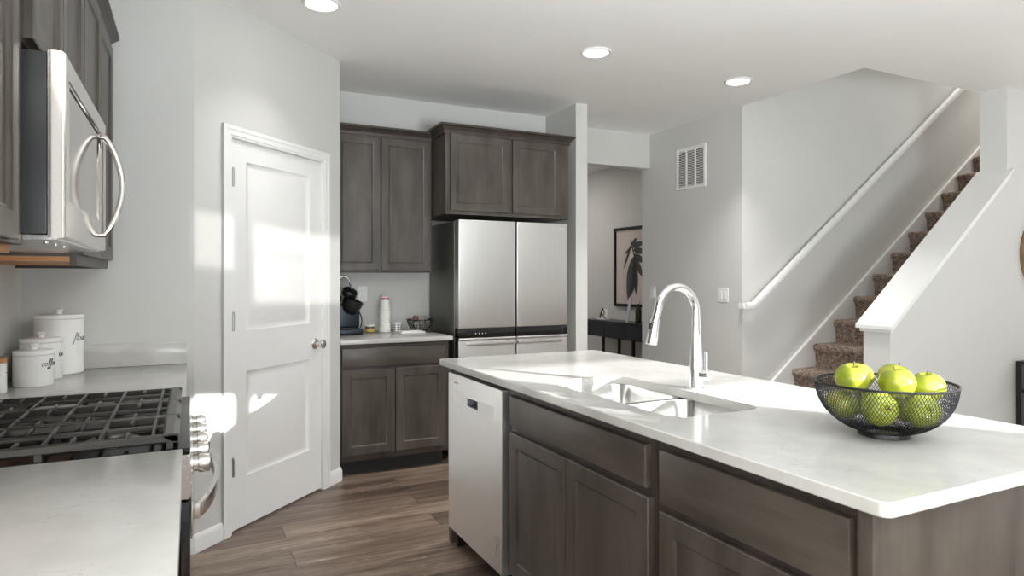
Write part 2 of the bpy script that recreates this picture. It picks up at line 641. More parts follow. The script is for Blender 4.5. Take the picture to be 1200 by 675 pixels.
rim0 = [pw(LS0, t1, .012), pw(LS1, t1, .012), pw(LS1, t1, LZ), pw(LS0, t1, LZ)]
rim1 = [p - PN * .04 for p in rim0]
b.loops([rim0, rim1], cap0=False)
door = struct('door_1', b, M['white'])
for z in (1.837, 1.093, 0.343):
    b = B()
    b.cyl(pw(LS0 + .003, .012, z - .045), pw(LS0 + .003, .012, z + .045), .0075, 12)
    b.lathe([(.0045, 0), (.007, .004), (.002, .010)], pw(LS0 + .003, .012, z + .045), (0, 0, 1), 12)
    slab(b, LS0 + .0, LS0 + .012, -.004, .008, z - .045, z + .045)
    build('hinge', b, M['hinge'], door)
b = B()
kc = pw(.937, t1, .917)
b.lathe([(.033, 0), (.033, .004), (.028, .009), (.012, .012), (.010, .030), (.016, .036), (.025, .044), (.0285, .054), (.026, .064), (.016, .070), (.001, .071)], kc, PN, 28)
build('door_knob', b, M['nickel'], door)


b = B()
cw = .06
# jamb lining + casing with a stepped profile
slab(b, LS0 - .012, LS0 - .002, -.11, .0, 0, LZ + .01)
slab(b, LS1 + .002, LS1 + .012, -.11, .0, 0, LZ + .01)
slab(b, LS0 - .002, LS1 + .002, -.11, .0, LZ + .002, LZ + .01)
# door stop
slab(b, LS0 - .002, LS0 + .01, -.11, t0, 0, LZ)
slab(b, LS1 - .01, LS1 + .002, -.11, t0, 0, LZ)
for o_, d_ in ((0.0, .012), (.012, .016), (.040, .019)):
    i0 = .004
    ins = LS0 - i0 - o_; ins2 = LS1 + i0 + o_; zt = LZ + i0 + o_
    e0 = LS0 - i0 - cw; e1 = LS1 + i0 + cw; ze = LZ + i0 + cw
    slab(b, e0, ins, 0.0, d_, 0, zt)
    slab(b, ins2, e1, 0.0, d_, 0, zt)
    slab(b, e0, e1, 0.0, d_, zt, ze)
struct('trim_1', b, M['white'])


def base_profile(b, p0, p1, n, h=.088, e0=0.0, e1=0.0):
    """baseboard from p0 to p1 with normal n, profile with a bevelled top; e0/e1 mitre lengthening per unit of depth"""
    p0 = Vector(p0); p1 = Vector(p1); n = Vector(n); t = (p1 - p0).normalized()
    prof = [(0, 0), (.014, 0), (.014, h - .022), (.010, h - .012), (.007, h - .004), (.004, h), (0, h)]
    r0 = [p0 + n * d - t * e0 * d + Vector((0, 0, z)) for d, z in prof]
    r1 = [p1 + n * d + t * e1 * d + Vector((0, 0, z)) for d, z in prof]
    b.loops([r0, r1])


b = B()
base_profile(b, pw(0, 0, 0), pw(LS0 - .064, 0, 0), PN, e0=.41)
base_profile(b, (-.045, 3.485, 0), (PA.x, 3.485, 0), (0, -1, 0), e1=.41)
struct('baseboard_pantry_left', b, M['white'])
b = B()
base_profile(b, pw(LS1 + .064, 0, 0), pw(1.194, 0, 0), PN, e1=.41)
base_profile(b, (xe.x, xe.y, 0), (xe.x, 4.40, 0), (1, 0, 0), e0=.41)
struct('baseboard_pantry_right', b, M['white'])
b = B(); base_profile(b, (XH, 5.29, 0), (XH, YS, 0), (-1, 0, 0)); struct('baseboard_hall', b, M['white'])
b = B(); base_profile(b, (4.06, YN0, 0), (9.0, YN0, 0), (0, -1, 0)); struct('baseboard_stair', b, M['white'])
b = B(); base_profile(b, (4.83, 9.0, 0), (4.83, 5.29, 0), (-1, 0, 0)); struct('baseboard_hall_far', b, M['white'])
b = B(); base_profile(b, (2.80, 4.5, 0), (2.91, 4.5, 0), (0, -1, 0)); struct('baseboard_partition', b, M['white'])

# stair skirt board on the wall, cap on the half wall
SK = lambda x: 0.505 + (x - 4.47) * 0.742
b = B()
b.prism([(4.10, YS - .016, 0), (8.9, YS - .016, SK(8.9) - .6), (8.9, YS - .016, SK(8.9)), (4.10, YS - .016, SK(4.10))], (0, .0155, 0))
b.prism([(4.10, YS - .026, SK(4.10) - .028), (8.9, YS - .026, SK(8.9) - .028), (8.9, YS - .026, SK(8.9) + .006), (4.10, YS - .026, SK(4.10) + .006)], (0, .0255, 0))
struct('trim_2', b, M['white'])
CP = lambda x: 1.030 + (x - 4.05) * 0.797
b = B()
x0, x1 = 4.025, 5.435
b.prism([(x0, YN0 - .035, CP(x0) - .022), (x1, YN0 - .035, CP(x1) - .022), (x1, YN0 - .035, CP(x1)), (x0, YN0 - .035, CP(x0))], (0, YN1 - YN0 + .07, 0))
xs0, xs1 = 4.045, 5.425
b.prism([(xs0, YN0 - .018, CP(xs0) - .06), (xs1, YN0 - .018, CP(xs1) - .06), (xs1, YN0 - .018, CP(xs1) - .02), (xs0, YN0 - .018, CP(xs0) - .02)], (0, YN1 - YN0 + .036, 0))
struct('trim_3', b, M['white'])

# ------------------------------------------------------------------ staircase and handrail
RUN, RISE = 0.2643, 0.2037
st_root = thing('staircase', 'flight of stairs in speckled brown carpet rising to the right behind the half wall', 'stairs', (4.10, 3.43, 0))
for k in range(-2, 13):
    xn = 4.629 + k * RUN
    zn = 0.545 + k * RISE
    z0 = max(0.0, zn - RISE)
    prof = [(xn + .030, z0), (xn + .024, zn - .075), (xn + .004, zn - .055), (xn - .004, zn - .035), (xn + .000, zn - .014), (xn + .014, zn - .003), (xn + .032, zn), (xn + RUN + .035, zn), (xn + RUN + .035, z0)]
    b = B()
    b.prism([(x, YN1 + .004, z) for x, z in prof], (0, YS - .018 - YN1 - .006, 0))
    build('step', b, M['carpet'], st_root, ang=50)
hr = thing('handrail', 'white wooden handrail fixed to the wall above the stairs', 'handrail', (4.04, 3.9, 1.0))
HR = lambda x: 1.10 + (x - 4.13) * 0.748
path = [(4.03, 3.905, HR(4.13) - .006), (4.115, 3.905, HR(4.13) - .004), (4.16, 3.905, HR(4.16)), (7.6, 3.905, HR(7.6))]
prof = [(-.020, -.026), (.020, -.026), (.024, -.010), (.026, .008), (.020, .022), (.008, .028), (-.008, .028), (-.020, .022), (-.026, .008), (-.024, -.010)]
b = B()
rings = []
for i, p in enumerate(path):
    a = Vector(path[max(i - 1, 0)]); c = Vector(path[min(i + 1, len(path) - 1)])
    t = (c - a).normalized(); up = Vector((0, 1, 0)).cross(t) * -1
    if up.z < 0:
        up = -up
    rings.append([Vector(p) + Vector((0, 1, 0)) * y + up * z for y, z in prof])
b.loops(rings)
build('rail', b, M['white'], hr)
b = B(); b.box(4.025, 4.055, 3.905, YS, HR(4.13) - .03, HR(4.13) + .018, .004); build('wall_return', b, M['white'], hr)
# ------------------------------------------------------------------ cabinets
UP0, UP1 = 1.362, 2.352     # wall cabinets: bottom and top


def cab_fronts(root, fronts, O, U, N, rail_mat):
    """fronts: (kind, u0, u1, z0, z1)"""
    O = Vector(O); U = Vector(U)
    for kind, u0, u1, z0, z1 in fronts:
        b = B()
        if kind == 'door':
            b.panel(O + U * u0 + Vector((0, 0, z0)), U, N, u1 - u0, z1 - z0, .02, .056, .009)
            build('door', b, M['cab'], root)
        else:
            b.panel(O + U * u0 + Vector((0, 0, z0)), U, N, u1 - u0, z1 - z0, .02, slab=True)
            build('drawer', b, rail_mat, root)


def crown(b, x0, x1, y0, y1, z, side):
    """small stepped crown moulding; side = which edges project: subset of 'xXyY'"""
    def rect(e):
        return (x0 - (e if 'x' in side else 0), x1 + (e if 'X' in side else 0), y0 - (e if 'y' in side else 0), y1 + (e if 'Y' in side else 0))
    prof = [(.002, -.012), (.010, -.012), (.010, .004), (.016, .016), (.030, .032), (.038, .040), (.042, .042), (.042, .056), (0.0, .056)]
    rings = []
    for e, dz in prof:
        a = rect(e)
        rings.append([(a[0], a[2], z + dz), (a[1], a[2], z + dz), (a[1], a[3], z + dz), (a[0], a[3], z + dz)])
    b.loops(rings)


# left wall cabinets (doors face +X)
XF = -0.325      # carcass front; doors stand 2 cm proud
c = thing('wall_cabinet', 'dark wall cabinet nearest the viewer, left of the microwave', 'cabinet', (-.49, 1.28, UP0), 'dark kitchen cabinets on the left wall')
b = B(); b.box(XL, XF, .825, 1.733, UP0 + .03, UP1); build('carcass', b, M['frame'], c)
b = B(); b.box(XL, XF - .02, .83, 1.728, UP0 + .012, UP0 + .03); build('bottom_panel', b, M['raw'], c, label='light raw plywood underside')
cab_fronts(c, [('door', .015, .395, UP0 + .035, UP1 - .012), ('door', .401, .782, UP0 + .035, UP1 - .012)], (XF, .825, 0), (0, 1, 0), (1, 0, 0), M['cab_side'])
b = B(); crown(b, XL, XF + .0, .825, 1.733, UP1, 'X'); build('crown_moulding', b, M['frame'], c)

c = thing('wall_cabinet', 'short dark wall cabinet directly above the microwave', 'cabinet', (-.49, 2.12, 1.835), 'dark kitchen cabinets on the left wall')
b = B(); b.box(XL, XF, 1.735, 2.507, 1.835, UP1); build('carcass', b, M['frame'], c)
cab_fronts(c, [('door', .012, .383, 1.845, UP1 - .012), ('door', .389, .760, 1.845, UP1 - .012)], (XF, 1.735, 0), (0, 1, 0), (1, 0, 0), M['cab_side'])
b = B(); crown(b, XL, XF, 1.735, 2.507, UP1, 'X'); build('crown_moulding', b, M['frame'], c)

c = thing('wall_cabinet', 'dark wall cabinet between the microwave and the pantry corner', 'cabinet', (-.49, 2.95, UP0), 'dark kitchen cabinets on the left wall')
b = B(); b.box(XL, XF, 2.509, 3.395, UP0 + .028, UP1); build('carcass', b, M['frame'], c)
b = B(); b.box(XL, XF - .02, 2.515, 3.390, UP0 + .012, UP0 + .028); build('bottom_panel', b, M['raw'], c, label='light raw plywood underside')
b = B(); b.box(XF - .02, XF, 2.509, 3.395, UP0, UP0 + .028); b.box(XL, XF - .02, 3.375, 3.395, UP0, UP0 + .012); build('light_rail', b, M['frame'], c)
cab_fronts(c, [('door', .012, .440, UP0 + .035, UP1 - .012), ('door', .446, .874, UP0 + .035, UP1 - .012)], (XF, 2.509, 0), (0, 1, 0), (1, 0, 0), M['cab_side'])
b = B(); crown(b, XL, XF, 2.509, 3.395, UP1, 'XY'); build('crown_moulding', b, M['frame'], c)

# back wall cabinets (doors face -Y)
YU = 4.69
c = thing('wall_cabinet', 'tall two-door dark wall cabinet above the coffee machine', 'cabinet', (1.26, 4.85, UP0))
b = B(); b.box(xe.x + .002, 1.640, YU, YB, UP0, UP1); build('carcass', b, M['frame'], c)
cab_fronts(c, [('door', .028, .362, UP0 + .012, UP1 - .006), ('door', .368, .744, UP0 + .012, UP1 - .006)], (xe.x + .002, YU, 0), (1, 0, 0), (0, -1, 0), M['cab_rail'])
b = B(); crown(b, xe.x + .002, 1.640, YU, YB, UP1 + .008, 'y'); build('crown_moulding', b, M['frame'], c)

YF = 4.41
c = thing('fridge_cabinet', 'deep two-door dark cabinet over the refrigerator', 'cabinet', (2.16, 4.7, 1.782))
b = B(); b.box(1.645, 2.675, YF, YB - .003, 1.782, 2.372); build('carcass', b, M['cab'], c)
cab_fronts(c, [('door', .035, .505, 1.806, 2.360), ('door', .532, .955, 1.806, 2.360)], (1.645, YF, 0), (1, 0, 0), (0, -1, 0), M['cab_rail'])
b = B(); crown(b, 1.645, 2.675, YF, YB - .003, 2.374, 'xXy'); build('crown_moulding', b, M['frame'], c)

# back base cabinet and worktop
c = thing('base_cabinet', 'dark base cabinet with one drawer and two doors under the coffee counter', 'cabinet', (1.26, 4.67, 0))
YC = 4.345
x0, x1 = xe.x + .004, 1.645
b = B(); b.box(x0, x1, YC, YB - .002, .105, .884); build('carcass', b, M['frame'], c)
b = B(); b.box(x0, x1 - .02, YC + .075, YB - .01, 0, .105); build('toe_kick', b, M['toe'], c)
cab_fronts(c, [('drawer', .012, .733, .728, .856), ('door', .012, .368, .145, .710), ('door', .374, .733, .145, .710)], (x0, YC, 0), (1, 0, 0), (0, -1, 0), M['cab_rail'])
b = B(); b.box(x0 - .002, 1.662, YC - .045, YB - .002, .884, .914, .003)
tag(build('worktop', b, M['quartz']), 'short white quartz worktop under the coffee machine', 'worktop')

# left base cabinets (mostly hidden below their worktops)
XB = -.065


def left_base(y0, y1, label, fr):
    c = thing('base_cabinet', label, 'cabinet', (-.36, (y0 + y1) / 2, 0))
    b = B(); b.box(XL + .003, XB, y0, y1, .105, .884); build('carcass', b, M['frame'], c)
    b = B(); b.box(XL + .003, XB - .075, y0, y1, 0, .105); build('toe_kick', b, M['toe'], c)
    cab_fronts(c, fr, (XB, y0, 0), (0, 1, 0), (1, 0, 0), M['cab_side'])
    return c


left_base(.50, 1.728, 'dark base cabinet under the near left worktop', [('drawer', .015, .605, .728, .856), ('drawer', .621, 1.213, .728, .856), ('door', .015, .307, .145, .710), ('door', .313, .605, .145, .710), ('door', .621, .914, .145, .710), ('door', .920, 1.213, .145, .710)])
left_base(2.520, 3.483, 'dark base cabinet under the canisters', [('drawer', .015, .949, .728, .856), ('door', .015, .479, .145, .710), ('door', .485, .949, .145, .710)])
b = B(); b.box(XL, -.014, .40, 1.742, .884, .914, .004)
w = build('worktop', b, M['quartz']); tag(w, 'white quartz worktop in the near left corner before the range', 'worktop')
b = B(); b.box(XL, XL + .018, .40, 1.742, .9145, 1.016, .002); build('backsplash', b, M['quartz'], w)
b = B(); b.box(XL, -.010, 2.512, 3.484, .884, .914, .003)
w = build('worktop', b, M['quartz']); tag(w, 'white quartz worktop beyond the range holding the canisters', 'worktop')
b = B(); b.box(XL + .019, -.010, 3.466, 3.484, .9145, 1.018, .002); b.box(XL, XL + .0185, 2.512, 3.484, .9145, 1.018, .002); build('backsplash', b, M['quartz'], w)

# ------------------------------------------------------------------ range
R0, R1 = 1.748, 2.506
rg_ = thing('gas_range', 'stainless gas range with black cast iron grates between the left worktops', 'range', (-.33, 2.127, 0))
b = B(); b.box(-.64, -.035, R0 + .002, R1 - .002, .04, .895); build('body', b, M['black_metal'], rg_)
b = B()
b.box(-.645, .002, R0 - .004, R1 + .004, .897, .914, .004)
b.box(-.645, -.575, R0, R1, .914, .935, .004)
build('cooktop', b, M['enamel'], rg_)
b = B()   # control panel, sloped bullnose front
prof = [(-.035, .79), (-.002, .79), (.004, .80), (.004, .868), (-.003, .892), (-.012, .904), (-.035, .906)]
b.prism([(x, R0, z) for x, z in prof], (0, R1 - R0, 0))
build('control_panel', b, M['steel_h'], rg_)
for i in range(5):
    y = 1.86 + i * .1345
    b = B()
    b.lathe([(.026, 0), (.026, .004), (.019, .006), (.019, .016), (.0225, .018), (.0235, .040), (.021, .044), (.001, .045)], (.004, y, .845), (1, 0, 0), 24)
    k = build('knob', b, M['nickel'], rg_)
    b = B(); b.box(.0488, .0505, y - .002, y + .002, .845, .866); build('pointer', b, M['black'], k)
b = B(); b.box(-.035, .002, R0 + .004, R1 - .004, .16, .782, .004); d = build('oven_door', b, M['black_gloss'], rg_)
b = B(); b.box(.0025, .008, R0 + .006, R1 - .006, .690, .780, .002); build('upper_trim', b, M['steel_h'], d)
b = B(); b.box(.0025, .007, R0 + .006, R1 - .006, .16, .25, .002); build('lower_trim', b, M['steel_h'], d)
b = B()
hp = []
for i in range(25):
    t = i / 24
    hp.append((.020 + .052 * sin(pi * t) ** 0.75, R0 + .05 + t * (R1 - R0 - .10), .745))
rings = []
for i, p in enumerate(hp):
    a = Vector(hp[max(0, i - 1)]); c_ = Vector(hp[min(24, i + 1)])
    t = (c_ - a).normalized(); n = Vector((t.y, -t.x, 0))
    pr = [(-.006, -.017), (.006, -.017), (.009, 0), (.006, .017), (-.006, .017), (-.008, 0)]
    rings.append([Vector(p) + n * q + Vector((0, 0, z)) for q, z in pr])
b.loops(rings)
b.box(.006, .024, R0 + .040, R0 + .066, .726, .764, .002); b.box(.006, .024, R1 - .066, R1 - .040, .726, .764, .002)
build('door_handle', b, M['nickel'], d)
b = B(); b.box(-.035, .0, R0 + .004, R1 - .004, .045, .152, .004); build('storage_drawer', b, M['steel_h'], rg_)
for (x, y) in ((-.46, 1.885), (-.17, 1.885), (-.315, 2.127), (-.46, 2.37), (-.17, 2.37)):
    b = B()
    b.lathe([(.062, 0), (.060, .006), (.045, .010), (.042, .014)], (x, y, .9145), (0, 0, 1), 28)
    u = build('burner', b, M['burner'], rg_)
    b = B(); b.lathe([(.036, 0), (.038, .004), (.036, .009), (.02, .011), (.001, .011)], (x, y, .9285), (0, 0, 1), 28); build('burner_cap', b, M['iron'], u)
gz0, gz1 = .936, .948
gw = (R1 - R0 - .008) / 3
for g in range(3):
    ya = R0 + .004 + g * gw + .002; yb = ya + gw - .004
    ym = (ya + yb) / 2
    xa, xb = -.570, -.022
    b = B()

    def bar(x0, x1, y0, y1, z0=gz0, z1=gz1):
        b.box(x0, x1, y0, y1, z0, z1, .003, 1)
    bar(xa, xb, ya, ya + .014, .928); bar(xa, xb, yb - .014, yb, .928)      # side rails, front to back
    bar(xa, xa + .016, ya, yb, .928)
    b.prism([(xb - .036, ya, .944), (xb - .030, ya, .950), (xb - .012, ya, .950), (xb, ya, .938), (xb, ya, .928), (xb - .012, ya, .928)], (0, yb - ya, 0))
    bar(xa + .03, xb - .03, ym - .006, ym + .006)                           # spine
    nb = 9
    for i in range(nb):
        x = xa + .062 + i * (xb - .05 - xa - .062) / (nb - 1) - .006
        if i % 2 == 0:
            bar(x - .005, x + .005, ya + .01, yb - .01)
        else:
            bar(x - .005, x + .005, ya + .01, ya + .075)
            bar(x - .005, x + .005, yb - .075, yb - .01)
    for x in (xa + .01, -.30, xb - .02):
        for y in (ya + .007, yb - .007):
            b.box(x - .007, x + .007, y - .006, y + .006, .914, .930)
    build('grate', b, M['iron'], rg_)

# ------------------------------------------------------------------ microwave
MZ0, MZ1 = 1.405, 1.822
mw = thing('microwave', 'stainless over-the-range microwave mounted between the left wall cabinets', 'microwave', (-.45, 2.12, MZ0))
b = B(); b.box(XL + .002, -.281, 1.737, 2.505, MZ0 + .012, MZ1 - .004, .002); build('body', b, M['black'], mw)
b = B()
prof = [(-.64, MZ0 + .010), (-.50, MZ0 - .004), (-.36, MZ0 - .006), (-.300, MZ0 + .000), (-.262, MZ0 + .000), (-.262, MZ0 + .010)]
b.prism([(x, 1.739, z) for x, z in prof], (0, .764, 0))
for i in range(3):
    b.cyl((-.30 , 1.85 + i * .12, MZ0 - .004), (-.30, 1.85 + i * .12, MZ0 + .002), .006, 10)
build('underside_panel', b, M['steel_h'], mw)
b = B()
def mr(i0, i1, j0, j1, x):
    return [(x, 1.735 + i0, MZ0 + .004 + j0), (x, 2.507 - i1, MZ0 + .004 + j0), (x, 2.507 - i1, MZ1 - j1), (x, 1.735 + i0, MZ1 - j1)]
b.loops([mr(0, 0, 0, 0, -.279), mr(0, 0, 0, 0, -.252), mr(.004, .004, .004, .004, -.246), mr(.045, .140, .085, .055, -.245), mr(.048, .143, .088, .058, -.250)], cap1=False)
dr = build('door', b, M['mirror_steel'], mw)
b = B(); b.face(mr(.048, .143, .088, .058, -.2500)); b.bm.faces.ensure_lookup_table(); build('door_window', b, M['mw_glass'], dr)
b = B(); b.tube([mr(.046, .141, .086, .056, -.2452)[i] for i in (3, 2)], .0018, 6); b.box(-.2455, -.2445, 2.395, 2.397, MZ0 + .05, MZ1 - .05); build('window_seal', b, M['black'], dr)
b = B()
hy = 2.355
hp = [(-.245 + .012 + .046 * sin(pi * i / 20) ** 0.8, hy, 1.452 + i / 20 * .300) for i in range(21)]
b.tube([(-.246, hy, 1.452)] + hp + [(-.246, hy, 1.752)], [.0075] + [.0085] * 21 + [.0075], 14)
build('door_handle', b, M['nickel'], dr)
b = B(); b.box(-.2452, -.2440, 2.43, 2.49, MZ0 + .06, MZ1 - .07, .0004, 1); build('control_strip', b, M['mw_glass'], mw)

# ------------------------------------------------------------------ refrigerator
fr = thing('refrigerator', 'stainless four-door refrigerator standing between the coffee counter and the partition', 'refrigerator', (2.18, 4.68, 0))
b = B(); b.box(1.722, 2.635, 4.435, YB - .03, .03, 1.735, .004); build('cabinet_body', b, M['fridge_side'], fr)
for k, (xa, xb) in enumerate(((1.726, 2.183), (2.193, 2.632))):
    b = B(); b.box(xa, xb, 4.355, 4.432, .957, 1.742, .007, 3)
    d = build('upper_door', b, M['fridge_steel'], fr)
    b = B(); b.box(xa, xb, 4.357, 4.432, .888, .9565, .002); build('control_band', b, M['black_gloss'], d, label='glossy black glass band')
    b = B()
    if k == 0:
        for j in range(4):
            b.box(1.858 + j * .026, 1.864 + j * .026, 4.3565, 4.358, .915, .922)
        build('touch_mark', b, M['plastic'], d)
    else:
        for q in (.000, .012, .020, .036):
            b.box(2.556 + q, 2.561 + q, 4.3538, 4.3552, 1.693, 1.706)
        build('badge', b, M['plastic'], d)
    b = B(); b.box(xa, xb, 4.357, 4.432, .04, .868, .006, 3)
    d = build('lower_door', b, M['fridge_steel'], fr)
    b = B()
    ha, hb = (xa + .05, xb - .004) if k == 0 else (xa + .0, xb - .06)
    b.box(ha, hb, 4.332, 4.352, .832, .856, .003)
    b.box(ha, ha + .015, 4.350, 4.358, .836, .852); b.box(hb - .015, hb, 4.350, 4.358, .836, .852)
    build('door_handle', b, M['steel_h'], d)
    b = B(); b.box(xa, xb, 4.350, 4.432, .870, .8875, .002); build('door_ledge', b, M['chrome'], fr)
b = B(); b.box(1.74, 2.62, 4.45, 4.6, 0, .035); build('kick_grille', b, M['black'], fr)

# ------------------------------------------------------------------ island
IX0, IX1, IY0, IY1 = 1.124, 2.060, 0.752, 3.113
SX0, SX1, SY0, SY1 = 1.262, 1.612, 1.480, 2.240      # sink cut-out


def rrect(x0, x1, y0, y1, r, z, n=6):
    out = []
    for cx, cy, a0 in ((x1 - r, y1 - r, 0), (x0 + r, y1 - r, 90), (x0 + r, y0 + r, 180), (x1 - r, y0 + r, 270)):
        for i in range(n + 1):
            a = radians(a0 + 90 * i / n)
            out.append(Vector((cx + r * cos(a), cy + r * sin(a), z)))
    return out


def plate_with_hole(outer, inner, z0, z1, bev=.003):
    b = B()
    n = len(outer)
    assert n == len(inner)
    def at(l, z): return [Vector((p.x, p.y, z)) for p in l]
    def shrink(l, d):
        c = sum(l, Vector()) / len(l)
        return [p + Vector(((-1 if p.x > c.x else 1) * d, (-1 if p.y > c.y else 1) * d, 0)) for p in l]
    rings = [at(inner, z1), at(shrink(outer, bev), z1), at(outer, z1 - bev), at(outer, z0 + bev), at(shrink(outer, bev), z0), at(inner, z0), at(inner, z1)]
    b.loops(rings, False, False)
    bmesh.ops.remove_doubles(b.bm, verts=b.bm.verts, dist=1e-6)
    return b


b = plate_with_hole(rrect(IX0, IX1, IY0, IY1, .022, .914, 8), rrect(SX0, SX1, SY0, SY1, .055, .914, 8), .884, .914)
tag(build('island_worktop', b, M['quartz'], ang=20), 'long white quartz island worktop with the sink cut into it', 'worktop')

XI = 1.172       # island carcass face; fronts stand at 1.15


def island_cab(y0, y1, label, fr):
    c = thing('base_cabinet', label, 'cabinet', (1.46, (y0 + y1) / 2, 0), 'dark island base cabinets')
    b = B()
    # open-topped box so the sink can hang inside
    b.box(XI, XI + .019, y0, y1, .105, .884); b.box(1.735, 1.754, y0, y1, .105, .884)
    b.box(XI + .019, 1.735, y0, y0 + .016, .105, .884); b.box(XI + .019, 1.735, y1 - .016, y1, .105, .884)
    b.box(XI + .019, 1.735, y0 + .016, y1 - .016, .105, .125)
    build('carcass', b, M['frame'], c)
    b = B(); b.box(XI + .075, 1.754, y0, y1, 0, .105); build('toe_kick', b, M['toe'], c)
    for kind, ya, yb, z0, z1 in fr:
        b = B()
        b.panel((XI, yb, z0), (0, -1, 0), (-1, 0, 0), yb - ya, z1 - z0, .022, .056, .009, slab=(kind == 'drawer'))
        build(kind, b, M['cab_side'] if kind == 'drawer' else M['cab'], c)
    return c


island_cab(1.452, 2.372, 'dark island sink cabinet with a wide false drawer over two doors', [('drawer', 1.484, 2.352, .728, .850), ('door', 1.922, 2.352, .135, .704), ('door', 1.470, 1.916, .135, .704)])
island_cab(.832, 1.450, 'dark island cabinet with a drawer over a door at the near end', [('drawer', .848, 1.424, .704, .852), ('door', .848, 1.424, .135, .684)])
e = thing('island_end_panel', 'dark stained wooden end panel closing the near end of the island', 'panel', (1.46, .815, 0))
b = B(); b.box(1.176, 1.640, .800, .830, .0, .884, .001); build('panel_board', b, M['cab'], e)
b = B(); b.box(1.152, 1.176, .800, .830, .0, .884, .001); build('corner_strip', b, M['cab'], e, label='paler edge strip')
b = B(); b.box(1.640, 1.756, .812, .830, .0, .884, .001); build('filler_board', b, M['cab'], e)
b = B(); b.box(1.757, 1.775, .80, 3.09, 0, .884, .002); b.box(1.755, 1.7565, .83, 3.09, .0, .88)
tag(build('island_back_panel', b, M['cab']), 'dark wooden back panel of the island under the seating overhang', 'panel')
b = B(); b.box(XI, 1.754, 3.050, 3.088, 0, .884, .001)
tag(build('island_end_panel', b, M['cab']), 'dark narrow end panel beside the dishwasher at the far end of the island', 'panel')

# dishwasher
dw = thing('dishwasher', 'stainless dishwasher built into the far end of the island', 'dishwasher', (1.46, 2.72, 0))
D0, D1 = 2.420, 3.034
b = B(); b.box(1.195, 1.75, D0 - .02, D1 + .012, .10, .872, .002); build('tub', b, M['black'], dw)
b = B(); b.box(1.178, 1.195, D0 - .044, D1 + .012, .860, .882); b.box(1.190, 1.3, D0 - .044, D0 - .002, .105, .88); build('control_strip', b, M['black'], dw)
b = B(); b.box(1.24, 1.30, D0 + .01, D1 - .01, 0, .10); b.box(1.185, 1.24, D1 - .035, D1 - .008, .0, .092); b.box(1.185, 1.24, D0 + .008, D0 + .035, .0, .092); build('kick_plate', b, M['black'], dw)
b = B()
hz0, hz1 = .716, .776
# door with a pocket cut for the hand
s0, s1 = 2.668, 2.790
p0, p1 = .731, .770
ys = [D0, s0, s1, D1]; zs = [.095, p0, p1, .857]
for i in range(3):
    for j in range(3):
        if i == 1 and j == 1:
            q = [(1.15, s0, p0), (1.15, s1, p0), (1.15, s1, p1), (1.15, s0, p1)]
            q2 = [(1.178, s0 + .008, p0 + .006), (1.178, s1 - .008, p0 + .006), (1.178, s1 - .008, p1), (1.178, s0 + .008, p1)]
            b.mat(1).loops([q, q2], cap0=False); b.mat(0)
        else:
            b.face([(1.15, ys[i], zs[j]), (1.15, ys[i + 1], zs[j]), (1.15, ys[i + 1], zs[j + 1]), (1.15, ys[i], zs[j + 1])])
bmesh.ops.remove_doubles(b.bm, verts=b.bm.verts, dist=1e-6)
q = [(1.15, D0, .095), (1.15, D1, .095), (1.15, D1, .857), (1.15, D0, .857)]
b.loops([q, [(1.192, y, z) for _, y, z in q]], cap0=False)
bmesh.ops.remove_doubles(b.bm, verts=b.bm.verts, dist=1e-6)
dd = build('door', b, [M['steel'], M['pocket']], dw)
b = B()
b.box(1.1485, 1.1498, 2.497, s0, hz0 + .006, hz1); b.box(1.1485, 1.1498, s1, 2.962, hz0 + .006, hz1)
b.box(1.1485, 1.1498, s0, s1, p1, hz1); b.box(1.1485, 1.1498, s0, s1, hz0 + .006, p0)
build('handle_plate', b, M['faucet'], dd, label='bright pocket handle plate')
b = B()
for q in range(6):
    b.box(1.1492, 1.1499, 2.905 + q * .009, 2.911 + q * .009, .815, .8195)
build('badge', b, M['ink'], dd)
b = B()
cy, cz = 2.462, .205
for r_ in (.021, .013):
    b.tube([(1.1496, cy + r_ * cos(2 * pi * i / 24), cz + .018 + r_ * sin(2 * pi * i / 24)) for i in range(24)], .0009, 4, closed=True)
for q in (-.008, .0, .008):
    b.tube([(1.1496, cy + q, cz + .032), (1.1496, cy + q, cz + .002)], .0009, 4)
rr = [(1.1496, p.x, p.y) for p in rrect(cy - .014, cy + .014, cz - .042, cz - .006, .010, 0, 4)]
b.tube(rr, .0009, 4, closed=True)
build('sticker', b, M['grey_sticker'], dd)

# sink
sk = thing('sink', 'stainless steel double bowl sink set into the island worktop', 'sink', (1.437, 1.86, .70))
for (ya, yb) in ((SY0 - .004, 1.848), (1.872, SY1 + .004)):
    xa, xb = SX0 - .004, SX1 + .004
    b = B()
    rings = [rrect(xa - .012, xb + .012, ya - .012, yb + .012, .06, .883), rrect(xa, xb, ya, yb, .055, .883), rrect(xa + .002, xb - .002, ya + .002, yb - .002, .055, .879),
             rrect(xa + .006, xb - .006, ya + .006, yb - .006, .055, .735), rrect(xa + .012, xb - .012, ya + .012, yb - .012, .055, .712), rrect(xa + .028, xb - .028, ya + .028, yb - .028, .05, .702), rrect(xa + .10, xb - .10, ya + .10, yb - .10, .03, .699)]
    b.loops(rings, cap0=False)
    bw = build('bowl', b, M['sink'], sk)
    b = B(); b.lathe([(.044, 0), (.044, .003), (.036, .004), (.030, .001), (.001, .001)], (1.44, (ya + yb) / 2, .6995), (0, 0, 1), 24); build('drain', b, M['chrome'], bw)

